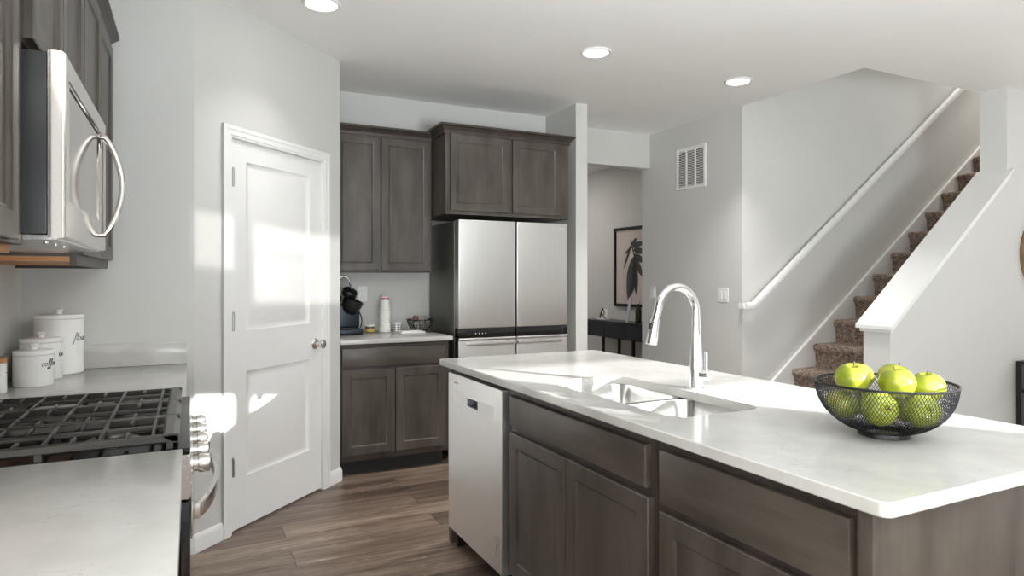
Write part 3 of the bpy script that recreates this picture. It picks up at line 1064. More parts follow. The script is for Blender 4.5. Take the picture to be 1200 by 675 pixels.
# faucet
FX, FY = 1.672, 1.855
fa = thing('faucet', 'tall gooseneck pull-down faucet standing behind the island sink', 'faucet', (FX, FY, .914))
b = B()
b.lathe([(.031, 0), (.031, .004), (.027, .008), (.0265, .06), (.0255, .085), (.020, .17), (.0165, .24), (.0155, .26)], (FX, FY, .9145), (0, 0, 1), 28, cap1=True)
build('body', b, M['faucet'], fa)
ar = []
R_ = .088
for i in range(21):
    a = pi * i / 20 * 0.97
    ar.append((FX - R_ + R_ * cos(a), FY, 1.195 + R_ * 1.06 * sin(a)))
ex = ar[-1]
ar = [(FX, FY, 1.165)] + ar + [(ex[0] - .012, FY, ex[2] - .035)]
b = B(); b.tube(ar, [.0155] + [.0150] * 21 + [.0150], 16); build('spout', b, M['faucet'], fa)
h0 = Vector(ar[-1]); hd = Vector((-.20, 0, -1)).normalized()
b = B(); b.lathe([(.0165, -.004), (.0168, .02), (.019, .045), (.0215, .078), (.0215, .084), (.017, .087), (.001, .085)], h0, hd, 24); sp = build('spray_head', b, M['faucet'], fa)
b = B(); b.box(-.003, .003, -.006, .006, -.012, .012, .002, 1, Matrix.Translation(h0 + hd * .022 + Vector((-.0165, 0, .003))) @ Matrix.Rotation(radians(12), 4, 'Y')); build('spray_button', b, M['black'], sp)
b = B()
hx = Vector((.35, -.94, 0)).normalized()
b.lathe([(.017, .010), (.0185, .014), (.0185, .052), (.0165, .056), (.001, .057)], (FX, FY, .967), hx, 20)
hb = build('handle_hub', b, M['faucet'], fa)
lp = Vector((FX, FY, .967)) + hx * .040
b = B(); b.tube([lp, lp + Vector((0, 0, .04)), lp + Vector((.0, 0, .085))], [.0065, .006, .0062], 10); build('handle_lever', b, M['faucet'], hb)

# ------------------------------------------------------------------ fruit bowl and apples
BX, BY = 1.612, 1.088
fbw = thing('fruit_bowl', 'black wire mesh bowl holding the green apples on the island', 'bowl', (BX, BY, .914))
RB, DB, ZR = .163, .130, 1.050
NA, NR = 120, 22
b = B()
grid = []
for j in range(NR + 1):
    t = j / NR
    ph = radians(17) + t * radians(73)
    r = RB * sin(ph) ** 0.82; z = ZR - DB * cos(ph)
    grid.append([Vector((BX + r * cos(2 * pi * (i + 0.5 * (j % 2)) / NA), BY + r * sin(2 * pi * (i + 0.5 * (j % 2)) / NA), z)) for i in range(NA)])
wr = .00075


def wire(b, a, c, r):
    t = (c - a).normalized()
    u = t.orthogonal().normalized() * r
    v = t.cross(u).normalized() * r
    A = [b.bm.verts.new(a + q) for q in (u, (-u + v * 1.7) * .5 * 1.15, (-u - v * 1.7) * .5 * 1.15)]
    C_ = [b.bm.verts.new(c + q) for q in (u, (-u + v * 1.7) * .5 * 1.15, (-u - v * 1.7) * .5 * 1.15)]
    for k in range(3):
        b.bm.faces.new((A[k], A[(k + 1) % 3], C_[(k + 1) % 3], C_[k]))


for j in range(NR):
    for i in range(NA):
        if j % 2 == 0:
            wire(b, grid[j][i], grid[j + 1][i], wr); wire(b, grid[j][i], grid[j + 1][i - 1], wr)
        else:
            wire(b, grid[j][i], grid[j + 1][i], wr); wire(b, grid[j][i], grid[j + 1][(i + 1) % NA], wr)
build('wire_mesh', b, M['black_metal'], fbw, smooth=False)
b = B(); b.tube([(BX + RB * cos(2 * pi * i / 64), BY + RB * sin(2 * pi * i / 64), ZR) for i in range(64)], .0032, 8, closed=True); build('rim', b, M['black_metal'], fbw)
b = B()
b.lathe([(.060, 0), (.062, .002), (.060, .013), (.057, .013), (.058, .003), (.060, 0)], (BX, BY, .9142), (0, 0, 1), 40, False, False)
build('foot', b, M['black_metal'], fbw)

m, nt, p = new_mat('green_apple_skin')
v = coords(nt)
f = noise(nt, v, 16, 3, 0.5)
nt.links.new(ramp(nt, f, [(0.25, lin(100, 116, 26)), (0.55, lin(140, 148, 42)), (0.8, lin(176, 164, 82))]), p.inputs['Base Color'])
p.inputs['Roughness'].default_value = 0.22
p.inputs['Subsurface Weight'].default_value = 0.0
p.inputs['Subsurface Radius'].default_value = (.01, .012, .004)
M['apple'] = m
M['stem'] = plain('brown_stem', lin(92, 70, 44), 0.7)
AP = [(-.082, 0, 1.062, 'green apple at the left end of the top layer in the wire bowl', 12),
      (-.034, .072, 1.054, 'green apple behind the left one in the wire bowl', -8),
      (.004, -.050, 1.056, 'green apple front and centre above the rim of the wire bowl', 4),
      (.066, .064, 1.052, 'green apple at the back right of the wire bowl', -14),
      (.097, -.022, 1.042, 'green apple at the right end of the top layer in the wire bowl', 9),
      (-.053, -.072, .996, 'lower front green apple seen through the mesh on the left', 80),
      (.054, -.072, .990, 'lower front green apple seen through the mesh on the right', 75),
      (0, .060, .984, 'green apple at the back under the others in the wire bowl', 20),
      (-.088, .044, .984, 'green apple low on the left side of the wire bowl', -30),
      (.090, .048, .976, 'green apple low on the right side of the wire bowl', 25)]
FW = Vector((.4431, .8965, 0)); RT = Vector((.8965, -.4431, 0))
ap0 = None
for k, (la, de, z, lab, tilt) in enumerate(AP):
    pos = Vector((BX, BY, z)) + RT * la + FW * de
    if ap0 is None:
        ap0 = thing('apple', lab, 'apple', (0, 0, 0), 'green apples in the wire bowl')
        b = B()
        prof = []
        for i in range(25):
            th = -pi / 2 + pi * i / 24
            r = .0425 * cos(th) ** 0.92 if cos(th) > 1e-6 else 0
            zz = .037 * sin(th)
            r *= 1 + .035 * sin(th)
            if i > 12:
                q = max(0, 1 - r / .020)
                zz -= .012 * q * q
            else:
                q = max(0, 1 - r / .014)
                zz += .006 * q * q
            prof.append((r, zz))
        b.lathe(prof, (0, 0, 0), (0, 0, 1), 32, False, False)
        bmesh.ops.remove_doubles(b.bm, verts=b.bm.verts, dist=4e-4)
        build('flesh', b, M['apple'], ap0)
        b = B(); b.tube([(0, 0, .022), (.001, 0, .032), (.004, .001, .042)], [.0014, .0013, .002], 6); build('stem', b, M['stem'], ap0)
        ap0.location = pos
        ap0.rotation_euler = (radians(tilt), radians(k * 7 % 20 - 10), k * 1.3)
    else:
        dup(ap0, pos, lab, (radians(tilt), radians(k * 7 % 20 - 10), k * 1.3 if abs(tilt) < 60 else radians(-26)))

# ------------------------------------------------------------------ canisters
GL = {   # pen strokes of a slanted script, x right, y up, x-height 1
    'f': ([(0, .3), (.35, .75), (.62, 1.7), (.55, 2.1), (.36, 1.8), (.25, .6), (.12, -.7), (.02, -1.0), (-.06, -.75), (.2, -.1), (.55, .35)], .55),
    'l': ([(0, .3), (.35, .9), (.55, 1.7), (.48, 2.0), (.32, 1.6), (.26, .5), (.36, .02), (.6, .35)], .58),
    'o': ([(.45, .95), (.15, .8), (.05, .4), (.2, .02), (.45, .15), (.55, .6), (.42, .95), (.6, .85), (.8, .9)], .78),
    'u': ([(0, .35), (.2, .95), (.16, .4), (.26, .02), (.48, .25), (.64, .95), (.58, .35), (.68, .02), (.88, .35)], .86),
    'r': ([(0, .35), (.2, .85), (.26, 1.1), (.42, .95), (.52, .95), (.46, .4), (.54, .02), (.75, .3)], .70),
    'c': ([(.6, .8), (.42, .98), (.14, .75), (.08, .3), (.26, .0), (.5, .12), (.72, .4)], .70),
    'e': ([(0, .35), (.35, .5), (.5, .78), (.36, 1.0), (.16, .75), (.14, .25), (.32, .0), (.55, .12), (.72, .38)], .68),
    't': ([(0, .3), (.3, .9), (.42, 1.6), (.3, .7), (.26, .2), (.4, .0), (.62, .35)], .6),
    'a': ([(.5, .9), (.2, .85), (.05, .4), (.2, .02), (.42, .3), (.56, .9), (.5, .3), (.6, .02), (.8, .35)], .78),
}


def canister(x, y, r, h, word, label, az0, size):
    c = thing('canister', label, 'canister', (x, y, .9145), 'white ceramic canisters')
    b = B()
    b.lathe([(r * .96, 0), (r, .004), (r, h - .022), (r * .985, h - .018)], (x, y, .9145), (0, 0, 1), 48); jar = build('jar', b, M['ceramic'], c)
    b = B()
    b.lathe([(r * .985, h - .017), (r * 1.01, h - .016), (r * 1.01, h - .004), (r * .97, h), (r * .4, h + .003), (.011, h + .004), (.009, h + .010), (.015, h + .015), (.017, h + .021), (.012, h + .026), (.001, h + .027)], (x, y, .9145), (0, 0, 1), 48)
    build('lid', b, M['ceramic'], c)
    # the word written around the jar
    b = B()
    cur = 0.0
    zb = .9145 + h * .56
    rr = r + .0006
    for ch in word:
        pts, adv = GL[ch]
        sm = catmull([(px_, py_, 0) for px_, py_ in pts], 5)
        tp = []
        for q in sm:
            ux = (cur + q.x + q.y * .12) * size * 1.3
            a = az0 + ux / rr
            tp.append((x + rr * cos(a), y + rr * sin(a), zb + q.y * size))
        b.tube(tp, .0009, 5)
        cur += adv
    if word == 't' or 't' in word:
        ux0 = .05 * size; ux1 = .75 * size
        b.tube([(x + rr * cos(az0 + u / rr), y + rr * sin(az0 + u / rr), zb + 1.15 * size) for u in (ux0, (ux0 + ux1) / 2, ux1)], .0008, 5)
    build('lettering', b, M['ink'], jar, label='black handwritten word')


canister(-.500, 3.365, .090, .250, 'flour', 'tallest white ceramic canister lettered with a word starting fl', radians(-48), .0165)
canister(-.535, 3.200, .073, .165, 'tea', 'middle sized white ceramic canister between the tall and the short one', radians(-30), .011)
canister(-.530, 3.030, .066, .133, 'coffee', 'shortest white ceramic canister with coffee lettering, nearest the range', radians(-60), .0125)
cj = thing('lidded_jar', 'slim white jar with a brown lid at the left edge beside the canisters', 'jar', (-.607, 2.87, .9145))
b = B(); b.lathe([(.024, 0), (.027, .004), (.027, .066), (.025, .068), (.025, .071), (.027, .073), (.027, .104), (.025, .106)], (-.607, 2.87, .9145), (0, 0, 1), 32); build('jar', b, M['ceramic'], cj)
b = B(); b.lathe([(.0255, .1065), (.027, .108), (.027, .120), (.024, .123), (.001, .124)], (-.607, 2.87, .9145), (0, 0, 1), 32); build('lid', b, M['raw'], cj, label='brown wooden lid')

# ------------------------------------------------------------------ things on the coffee counter
ZC = .9142
M['blue_steel'] = plain('blue_grey_metallic', lin(44, 51, 58), 0.3, 0.7)  # blue of reflections put into the steel's base colour
km = thing('coffee_machine', 'blue grey single-cup coffee machine with its black brew head open', 'coffee machine', (1.02, 4.80, ZC))
b = B()
b.box(.955, 1.125, 4.69, 4.92, ZC, ZC + .042, .012, 3); build('base', b, M['blue_steel'], km)
b = B(); b.box(.975, 1.10, 4.715, 4.80, ZC + .042, ZC + .048, .002); build('drip_tray', b, M['black'], km)
b = B(); b.box(.965, 1.118, 4.775, 4.915, ZC + .042, ZC + .215, .016, 3); build('body', b, M['blue_steel'], km)
b = B(); b.box(.888, .948, 4.71, 4.93, ZC, ZC + .245, .010, 3); build('water_tank', b, M['blue_steel'], km)
b = B(); b.box(.948, .957, 4.715, 4.92, ZC, ZC + .225, .002); build('side_strip', b, M['chrome'], km)
b = B(); b.box(.886, .975, 4.70, 4.935, ZC + .235, ZC + .285, .016, 3); build('tank_lid', b, M['black'], km)
b = B()
b.lathe([(.040, -.02), (.062, .00), (.072, .05), (.075, .085), (.066, .090), (.055, .075), (.001, .072)], (1.045, 4.80, ZC + .170), (.42, -.16, 1), 28)
build('brew_head', b, M['black'], km)
b = B()
b.lathe([(.001, 0), (.050, .002), (.056, .012), (.056, .040), (.048, .052), (.001, .056)], (1.045, 4.83, ZC + .275), (.35, -.55, 1), 28)
build('brew_lid', b, M['black'], km)
b = B()
hp = catmull([(.970, 4.76, ZC + .27), (.950, 4.75, ZC + .33), (.962, 4.745, ZC + .395), (.995, 4.745, ZC + .420), (1.030, 4.745, ZC + .395), (1.055, 4.755, ZC + .33)], 6)
b.tube(hp, .0085, 10); build('handle', b, M['chrome'], km)
b = B(); b.tube(catmull([(1.10, 4.90, ZC + .20), (1.135, 4.91, ZC + .17), (1.165, 4.915, ZC + .10), (1.155, 4.90, ZC + .045), (1.125, 4.88, ZC + .02)], 7), .0045, 8); build('cord', b, M['black'], km)

# paper cups, upside down in a tall stack
M['paper'] = plain('white_paper', lin(238, 237, 233), 0.6, var=0.01)
M['pink'] = plain('pink_print', lin(206, 112, 134), 0.6)
cups = ['bottom', 'second from the bottom', 'third from the bottom', 'fourth from the bottom', 'fourth from the top', 'third from the top', 'second from the top']
CXp, CYp = 1.325, 4.845
pc = None
for k, w_ in enumerate(cups):
    lab = 'white paper cup, %s of the tall upside-down stack' % w_
    z = ZC + k * .0235
    if pc is None:
        pc = thing('paper_cup', lab, 'cup', (CXp, CYp, ZC), 'stacked paper cups on the coffee counter')
        b = B()
        b.lathe([(.0405, .000), (.0435, .002), (.0435, .007), (.0405, .009), (.0300, .112), (.0285, .112), (.0280, .106), (.001, .106)], (CXp, CYp, ZC), (0, 0, 1), 32, False, True)
        build('cup_wall', b, M['paper'], pc)
    else:
        dup(pc, (CXp, CYp, z), lab)
top = thing('paper_cup', 'white paper cup with a pink band, topmost of the tall upside-down stack', 'cup', (CXp, CYp, ZC + .1645), 'stacked paper cups on the coffee counter')
b = B()
b.lathe([(.0405, .000), (.0435, .002), (.0435, .007), (.0405, .009), (.0300, .102), (.0285, .104), (.0280, .098), (.001, .098)], (CXp, CYp, ZC + .1645), (0, 0, 1), 32, False, True)
cw_ = build('cup_wall', b, M['paper'], top)
b = B(); b.lathe([(.0325, .083), (.0310, .095)], (CXp, CYp, ZC + .1645), (0, 0, 1), 32, False, False); build('printed_band', b, M['pink'], cw_, label='pink printed band')

# checkered cup
ck = thing('checked_cup', 'short paper cup with black and white checks right of the tall stack', 'cup', (1.425, 4.868, ZC))
b = B()
rows_ = [(.028, 0.0), (.0291, .009), (.0301, .018), (.0312, .027), (.0323, .036), (.0333, .045), (.0344, .054), (.0355, .064)]
n = 14
for j in range(len(rows_) - 1):
    for i in range(n):
        a0, a1 = 2 * pi * i / n, 2 * pi * (i + 1) / n
        b.mat(1 if (i % 2 == 0 and j in (1, 3, 5)) else 0)
        (ra, za), (rb_, zb) = rows_[j], rows_[j + 1]
        b.face([(1.425 + ra * cos(a0), 4.868 + ra * sin(a0), ZC + za), (1.425 + ra * cos(a1), 4.868 + ra * sin(a1), ZC + za), (1.425 + rb_ * cos(a1), 4.868 + rb_ * sin(a1), ZC + zb), (1.425 + rb_ * cos(a0), 4.868 + rb_ * sin(a0), ZC + zb)])
b.mat(0)
b.lathe([(.028, .004), (.001, .004)], (1.425, 4.868, ZC), (0, 0, 1), 14, False, True)
bmesh.ops.remove_doubles(b.bm, verts=b.bm.verts, dist=1e-5)
build('cup_wall', b, [M['paper'], M['ink']], ck)
b = B(); b.tube([(1.425 + .0358 * cos(2 * pi * i / 32), 4.868 + .0358 * sin(2 * pi * i / 32), ZC + .067) for i in range(32)], .0018, 6, closed=True); build('rolled_rim', b, M['paper'], ck)

# small round tub with a yellow label
M['yellow'] = plain('yellow_label', lin(206, 168, 92), 0.5)
M['greenlab'] = plain('green_label', lin(92, 100, 78), 0.5)
tb = thing('round_tub', 'small round tub with a yellow and green label beside the coffee machine', 'tub', (1.215, 4.86, ZC))
b = B(); b.lathe([(.034, 0), (.036, .002), (.036, .046), (.034, .048), (.001, .048)], (1.215, 4.86, ZC), (0, 0, 1), 32); bd = build('body', b, M['greenlab'], tb)
b = B(); b.lathe([(.0365, .006), (.0365, .030)], (1.215, 4.86, ZC), (0, 0, 1), 32, False, False); build('paper_label', b, M['yellow'], bd)
b = B(); b.lathe([(.0375, .046), (.038, .048), (.038, .056), (.036, .058), (.001, .058)], (1.215, 4.86, ZC), (0, 0, 1), 32); build('lid', b, M['paper'], tb)

# black bowl with single-serve pods
bo = thing('pod_bowl', 'round black wire bowl filled with coffee pods near the refrigerator', 'bowl', (1.60, 4.79, ZC))
b = B()
px0, py0 = 1.585, 4.80
prof_b = [(.046, .003), (.062, .014), (.077, .032), (.088, .052), (.095, .070), (.099, .088)]
for r_, z_ in prof_b[1:-1]:
    b.tube([(px0 + r_ * cos(2 * pi * i / 40), py0 + r_ * sin(2 * pi * i / 40), ZC + z_) for i in range(40)], .0016, 5, closed=True)
for k in range(26):
    a = 2 * pi * k / 26
    b.tube([(px0 + r_ * cos(a), py0 + r_ * sin(a), ZC + z_) for r_, z_ in prof_b], .0018, 5)
build('wire_ribs', b, M['black_metal'], bo)
b = B()
b.lathe([(.044, 0), (.050, .002), (.050, .005), (.001, .005)], (px0, py0, ZC), (0, 0, 1), 40)
build('base_plate', b, M['black_metal'], bo)
b = B(); b.tube([(px0 + .100 * cos(2 * pi * i / 40), py0 + .100 * sin(2 * pi * i / 40), ZC + .090) for i in range(40)], .0035, 8, closed=True); build('rim', b, M['black_metal'], bo)
M['pod'] = plain('foil_pod', lin(176, 172, 164), 0.4, 0.2, var=0.08)
M['pod_b'] = plain('brown_foil_pod', lin(126, 96, 78), 0.4, 0.2)
pods = [(-.045, -.03, .062, 30, 'brown'), (.0, -.045, .064, -20, ''), (.045, -.028, .063, 40, ''), (.02, .015, .066, 10, ''), (-.03, .025, .062, -35, ''), (.0, -.018, .100, 25, ''), (.040, .005, .102, -30, ''), (-.036, .0, .104, 15, 'brown')]
plabs = ['brown coffee pod at the left front of the black bowl', 'silvery coffee pod at the front of the black bowl', 'silvery coffee pod at the right front of the black bowl', 'silvery coffee pod at the right back of the black bowl', 'silvery coffee pod at the left back of the black bowl', 'silvery coffee pod on top in the middle of the black bowl', 'silvery coffee pod on top at the right of the black bowl', 'brown coffee pod on top at the left of the black bowl']
pm = {}
for (dx, dy, z, tl, kind), lab in zip(pods, plabs):
    loc = (px0 + dx, py0 + dy, ZC + z - .012)
    if kind not in pm:
        t_ = thing('coffee_pod', lab, 'coffee pod', (0, 0, 0), 'coffee pods in the black bowl')
        b = B(); b.lathe([(.016, -.018), (.018, -.016), (.022, .014), (.0245, .015), (.0245, .017)], (0, 0, 0), (0, 0, 1), 20); build('pod_cup', b, M['pod_b'] if kind else M['pod'], t_)
        b = B(); b.lathe([(.0235, .0172), (.001, .0180)], (0, 0, 0), (0, 0, 1), 20, True, True); build('foil_lid', b, M['pod'], t_)
        t_.location = loc; t_.rotation_euler = (radians(tl + 40), radians(tl), 0)
        pm[kind] = t_
    else:
        dup(pm[kind], loc, lab, (radians(tl + 30), radians(tl), tl))
b = B()
b.box(1.39, 1.58, 4.645, 4.735, ZC, ZC + .010, .004, 2, None); b.box(1.40, 1.55, 4.652, 4.725, ZC + .0102, ZC + .017, .003)
tag(build('folded_napkin', b, M['paper']), 'folded white paper napkin in front of the black bowl of pods', 'napkin')


def plate(name, label, cat, c, U, N, w, h, kind):
    """wall plate: kind outlet / switch1 / switch2"""
    c = Vector(c); U = Vector(U); N = Vector(N); V = Vector((0, 0, 1))
    r = thing(name, label, cat, c)

    def bx(b, u0, u1, v0, v1, d0, d1, e=.002):
        b.loops([[c + U * u + V * v + N * d0 for u, v in ((u0, v0), (u1, v0), (u1, v1), (u0, v1))],
                 [c + U * u + V * v + N * (d1 - e) for u, v in ((u0, v0), (u1, v0), (u1, v1), (u0, v1))],
                 [c + U * u + V * v + N * d1 for u, v in ((u0 + e, v0 + e), (u1 - e, v0 + e), (u1 - e, v1 - e), (u0 + e, v1 - e))]])
    b = B(); bx(b, -w / 2, w / 2, -h / 2, h / 2, 0, .006); build('cover_plate', b, M['plastic'], r)
    n = 2 if kind == 'switch2' else 1
    for k in range(n):
        u = (k - (n - 1) / 2) * .046
        b = B()
        if kind == 'outlet':
            bx(b, u - .017, u + .017, .006, .036, .0058, .0085); bx(b, u - .017, u + .017, -.036, -.006, .0058, .0085)
            build('socket', b, M['white'], r)
        else:
            bx(b, u - .017, u + .017, -.033, .033, .0058, .010)
            build('rocker', b, M['white'], r)
    return r


plate('wall_outlet', 'white wall outlet behind the coffee machine', 'outlet', (1.19, YB, 1.20), (1, 0, 0), (0, -1, 0), .075, .115, 'outlet')
plate('light_switch', 'narrow white light switch plate by the hall opening', 'switch', (XH, 5.115, 1.182), (0, 1, 0), (-1, 0, 0), .075, .115, 'switch1')
plate('light_switch', 'wide two-rocker white light switch plate beside the handrail', 'switch', (XH, 4.182, 1.176), (0, 1, 0), (-1, 0, 0), .120, .118, 'switch2')

# ------------------------------------------------------------------ return air vent
vt = thing('air_vent', 'white louvred return air vent high on the wall left of the stairs', 'vent', (XH, 4.575, 2.13))
v0, v1, z0, z1 = 4.382, 4.768, 2.130, 2.508
b = B(); b.box(XH - .002, XH - .0002, v0 + .01, v1 - .01, z0 + .01, z1 - .01); build('duct_backing', b, M['dark'], vt)
b = B()
fw = .028
b.box(XH - .012, XH - .0005, v0, v0 + fw, z0, z1, .002, 1); b.box(XH - .012, XH - .0005, v1 - fw, v1, z0, z1, .002, 1)
b.box(XH - .012, XH - .0005, v0 + fw, v1 - fw, z0, z0 + fw, .002, 1); b.box(XH - .012, XH - .0005, v0 + fw, v1 - fw, z1 - fw, z1, .002, 1)
wid = (v1 - v0 - 2 * fw - .032) / 3
for k in (1, 2):
    y = v0 + fw + k * wid + (k - 1) * .016
    b.box(XH - .012, XH - .0005, y, y + .016, z0 + fw, z1 - fw, .002, 1)
build('frame', b, M['plastic'], vt)
for k in range(3):
    ya = v0 + fw + k * (wid + .016)
    b = B()
    for i in range(21):
        z = z0 + fw + .008 + i * (z1 - z0 - 2 * fw - .014) / 20
        b.loops([[(XH - .0105, ya, z - .005), (XH - .0105, ya, z - .0040), (XH - .003, ya, z + .0055), (XH - .003, ya, z + .0045)], [(XH - .0105, ya + wid, z - .005), (XH - .0105, ya + wid, z - .0040), (XH - .003, ya + wid, z + .0055), (XH - .003, ya + wid, z + .0045)]])
    build('louvres', b, M['plastic'], vt)

# ------------------------------------------------------------------ recessed ceiling lights
CL = [((.61, 3.45), 'recessed ceiling light nearest the pantry door'), ((2.28, 3.43), 'recessed ceiling light in front of the refrigerator cabinet'), ((3.53, 3.48), 'recessed ceiling light closest to the stairs')]
l0 = None
for (x, y), lab in CL:
    if l0 is None:
        l0 = thing('ceiling_light', lab, 'ceiling light', (x, y, HC), 'recessed ceiling lights')
        b = B(); b.lathe([(.078, -.0005), (.098, -.0005), (.098, -.004), (.094, -.009), (.082, -.010), (.078, -.006), (.078, -.0005)], (x, y, HC), (0, 0, 1), 40, False, False); build('trim_ring', b, M['plastic'], l0)
        b = B(); b.lathe([(.078, -.003), (.06, -.006), (.001, -.0075)], (x, y, HC), (0, 0, 1), 40, True, True); build('diffuser', b, M['lamp'], l0)
    else:
        dup(l0, (x, y, HC), lab)
    lamp('ceiling_lamp', 'AREA', (x, y, HC - .03), (0, 0, 0), 2.2 if x < 1 else 8.5, (1.0, .98, .96), shape='DISK', size=.14, spread=radians(100))

# ------------------------------------------------------------------ hall: console table, picture, ornaments
ct = thing('console_table', 'dark console table on thin black legs in the hall', 'console table', (4.68, 6.45, 0))
T0, T1 = 5.80, 7.10
M['dark_wood'] = wood('black_stained_wood', lin(28, 29, 36), lin(48, 50, 60), 0.3, axis='Y')
b = B(); b.box(4.54, 4.825, T0, T1, .776, .800, .003); build('top', b, M['dark_wood'], ct)
b = B(); b.box(4.55, 4.82, T0 + .01, T1 - .01, .60, .776, .002); ap_ = build('drawer_case', b, M['dark_wood'], ct)
for k in range(3):
    ya = T0 + .02 + k * .42
    b = B(); b.box(4.545, 4.5495, ya, ya + .41, .612, .768, .001, 1); build('drawer', b, M['dark_wood'], ct)
for y in (6.095, 6.70):
    for x in (4.565, 4.80):
        b = B(); b.box(x - .014, x + .014, y - .014, y + .014, 0, .60); build('leg', b, M['black_metal'], ct)
for x in (4.565, 4.80):
    b = B(); b.box(x - .012, x + .012, 6.114, 6.686, .02, .044); build('stretcher', b, M['black_metal'], ct)

pic = thing('picture', 'black framed print of a dark split leaf hanging above the console table', 'picture', (4.81, 6.30, .97))
p0, p1, q0, q1 = 5.79, 6.81, .97, 1.945
b = B()
fw = .035
b.box(4.795, 4.828, p0, p0 + fw, q0, q1); b.box(4.795, 4.828, p1 - fw, p1, q0, q1)
b.box(4.795, 4.828, p0 + fw, p1 - fw, q0, q0 + fw); b.box(4.795, 4.828, p0 + fw, p1 - fw, q1 - fw, q1)
build('frame', b, M['black_metal'], pic)
M['tan'] = plain('tan_paper', lin(218, 206, 198), 0.7)
M['leaf'] = plain('dark_leaf_print', lin(34, 40, 38), 0.6)
b = B(); b.box(4.812, 4.826, p0 + fw, p1 - fw, q0 + fw, q1 - fw); pr = build('print', b, M['tan'], pic)
b = B()
# split leaf: lobes fanning from a midrib; y decreases to the right in the photo
cy_, cz_ = 6.40, 1.50
xk = 4.8112


def lobe(base, tip, wd):
    base = Vector((0, base[0], base[1])); tip = Vector((0, tip[0], tip[1]))
    d = tip - base
    n = Vector((0, -d.z, d.y)).normalized() * wd
    L = [base - n * .35, base + d * .35 - n * 1.0, base + d * .75 - n * .8, tip - n * .1, tip + n * .1, base + d * .75 + n * .55, base + d * .35 + n * .8, base + n * .35]
    sm = catmull(L, 4, True)
    b.loops([[Vector((xk, q.y, q.z)) for q in sm], [Vector((xk - .001, q.y, q.z)) for q in sm]])


lobe((6.42, 1.55), (6.53, 1.07), .105)
lobe((6.40, 1.50), (6.37, 1.13), .055)
lobe((6.41, 1.56), (6.25, 1.34), .05)
lobe((6.41, 1.60), (6.20, 1.50), .045)
lobe((6.41, 1.66), (6.18, 1.62), .042)
lobe((6.43, 1.70), (6.22, 1.74), .04)
lobe((6.45, 1.72), (6.35, 1.80), .03)
lobe((6.46, 1.74), (6.62, 1.44), .022)
lobe((6.45, 1.70), (6.60, 1.62), .02)
b.tube(catmull([(xk, 6.47, 1.78), (xk, 6.43, 1.66), (xk, 6.41, 1.52), (xk, 6.50, 1.12)], 5), .008, 6)
build('leaf_print', b, M['leaf'], pr)
b = B(); b.box(4.803, 4.806, p0 + fw, p1 - fw, q0 + fw, q1 - fw); build('glass_pane', b, M['glass'], pic)

sc_ = thing('ornament', 'small dark angular ornament on a pale stand at the left of the console table', 'ornament', (4.66, 6.87, .80))
b = B(); b.box(4.62, 4.72, 6.78, 6.93, .8005, .818, .004); build('stand', b, M['paper'], sc_)
b = B()
b.tube([(4.66, 6.92, .82), (4.66, 6.86, .93), (4.66, 6.84, .945)], [.008, .010, .006], 8)
b.tube([(4.66, 6.89, .87), (4.66, 6.83, .84), (4.66, 6.80, .822)], [.008, .008, .007], 8)
b.tube([(4.66, 6.86, .93), (4.66, 6.82, .90), (4.66, 6.83, .86)], [.007, .006, .006], 8)
build('figure', b, M['black'], sc_)
b = B(); b.box(4.735, 4.745, 6.86, 6.97, .8005, .93, .001)
tag(build('card', b, M['paper']), 'white card standing behind the angular ornament on the console', 'card')
b = B()
b.prism([(4.64, 6.345, .8005), (4.64, 6.305, .8005), (4.66, 6.255, 1.085), (4.66, 6.305, 1.095)], (.008, 0, 0))
M['lilac'] = plain('lilac_paper', lin(206, 202, 220), 0.6)
tag(build('leaflet', b, M['lilac']), 'pale lilac leaflet leaning upright on the console table', 'leaflet')
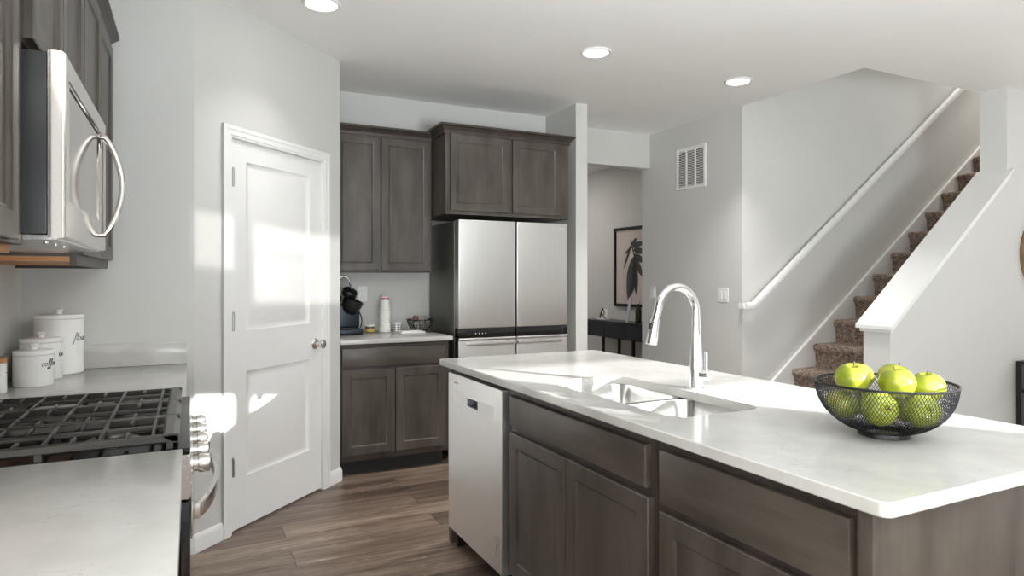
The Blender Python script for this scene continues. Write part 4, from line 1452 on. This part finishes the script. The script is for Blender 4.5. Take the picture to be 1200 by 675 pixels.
bt = thing('bottle', 'dark green glass bottle at the right end of the console table', 'bottle', (4.67, 6.14, .80))
M['green_glass'] = plain('dark_green_glass', lin(58, 66, 44), 0.12)
b = B(); b.lathe([(.034, 0), (.036, .004), (.036, .13), (.030, .16), (.014, .19), (.013, .225)], (4.67, 6.14, .8005), (0, 0, 1), 24); build('body', b, M['green_glass'], bt)
b = B(); b.lathe([(.015, .225), (.015, .25), (.012, .253)], (4.67, 6.14, .8005), (0, 0, 1), 16); build('cap', b, M['nickel'], bt)

# ------------------------------------------------------------------ at the right edge: black metal table and round mirror
mt = thing('metal_side_table', 'black metal frame table against the wall below the stairs', 'table', (5.9, 2.5, 0))
X0, X1, Y0_, Y1_ = 5.447, 6.40, 2.36, 2.66
b = B(); b.box(X0, X1, Y0_, Y1_, .690, .712, .002); build('top_frame', b, M['black_metal'], mt)
for x in (X0 + .018, X1 - .018):
    for y in (Y0_ + .018, Y1_ - .018):
        b = B(); b.box(x - .018, x + .018, y - .018, y + .018, 0, .690); build('leg', b, M['black_metal'], mt)
b = B()
b.box(X0 + .036, X1 - .036, Y1_ - .03, Y1_ - .006, .485, .510); b.box(X0 + .036, X1 - .036, Y0_ + .006, Y0_ + .03, .485, .510)
b.box(X0 + .006, X0 + .03, Y0_ + .036, Y1_ - .036, .485, .510); b.box(X1 - .03, X1 - .006, Y0_ + .036, Y1_ - .036, .485, .510)
build('shelf_rail', b, M['black_metal'], mt)
mi = thing('round_mirror', 'round wooden framed mirror at the right edge of the photo', 'mirror', (5.89, YN0, 1.20))
M['brown_wood'] = wood('warm_brown_wood', lin(96, 76, 52), lin(140, 112, 80), 0.45, axis='X')
b = B()
mc = (5.875, YN0 - .002, 1.505)
b.lathe([(.275, .0), (.300, .0), (.302, .010), (.298, .026), (.285, .030), (.275, .022), (.275, 0)], mc, (0, -1, 0), 64, False, False); build('frame', b, M['brown_wood'], mi)
b = B(); b.lathe([(.276, .010), (.001, .0105)], mc, (0, -1, 0), 64, True, True); build('mirror_glass', b, M['chrome'], mi)
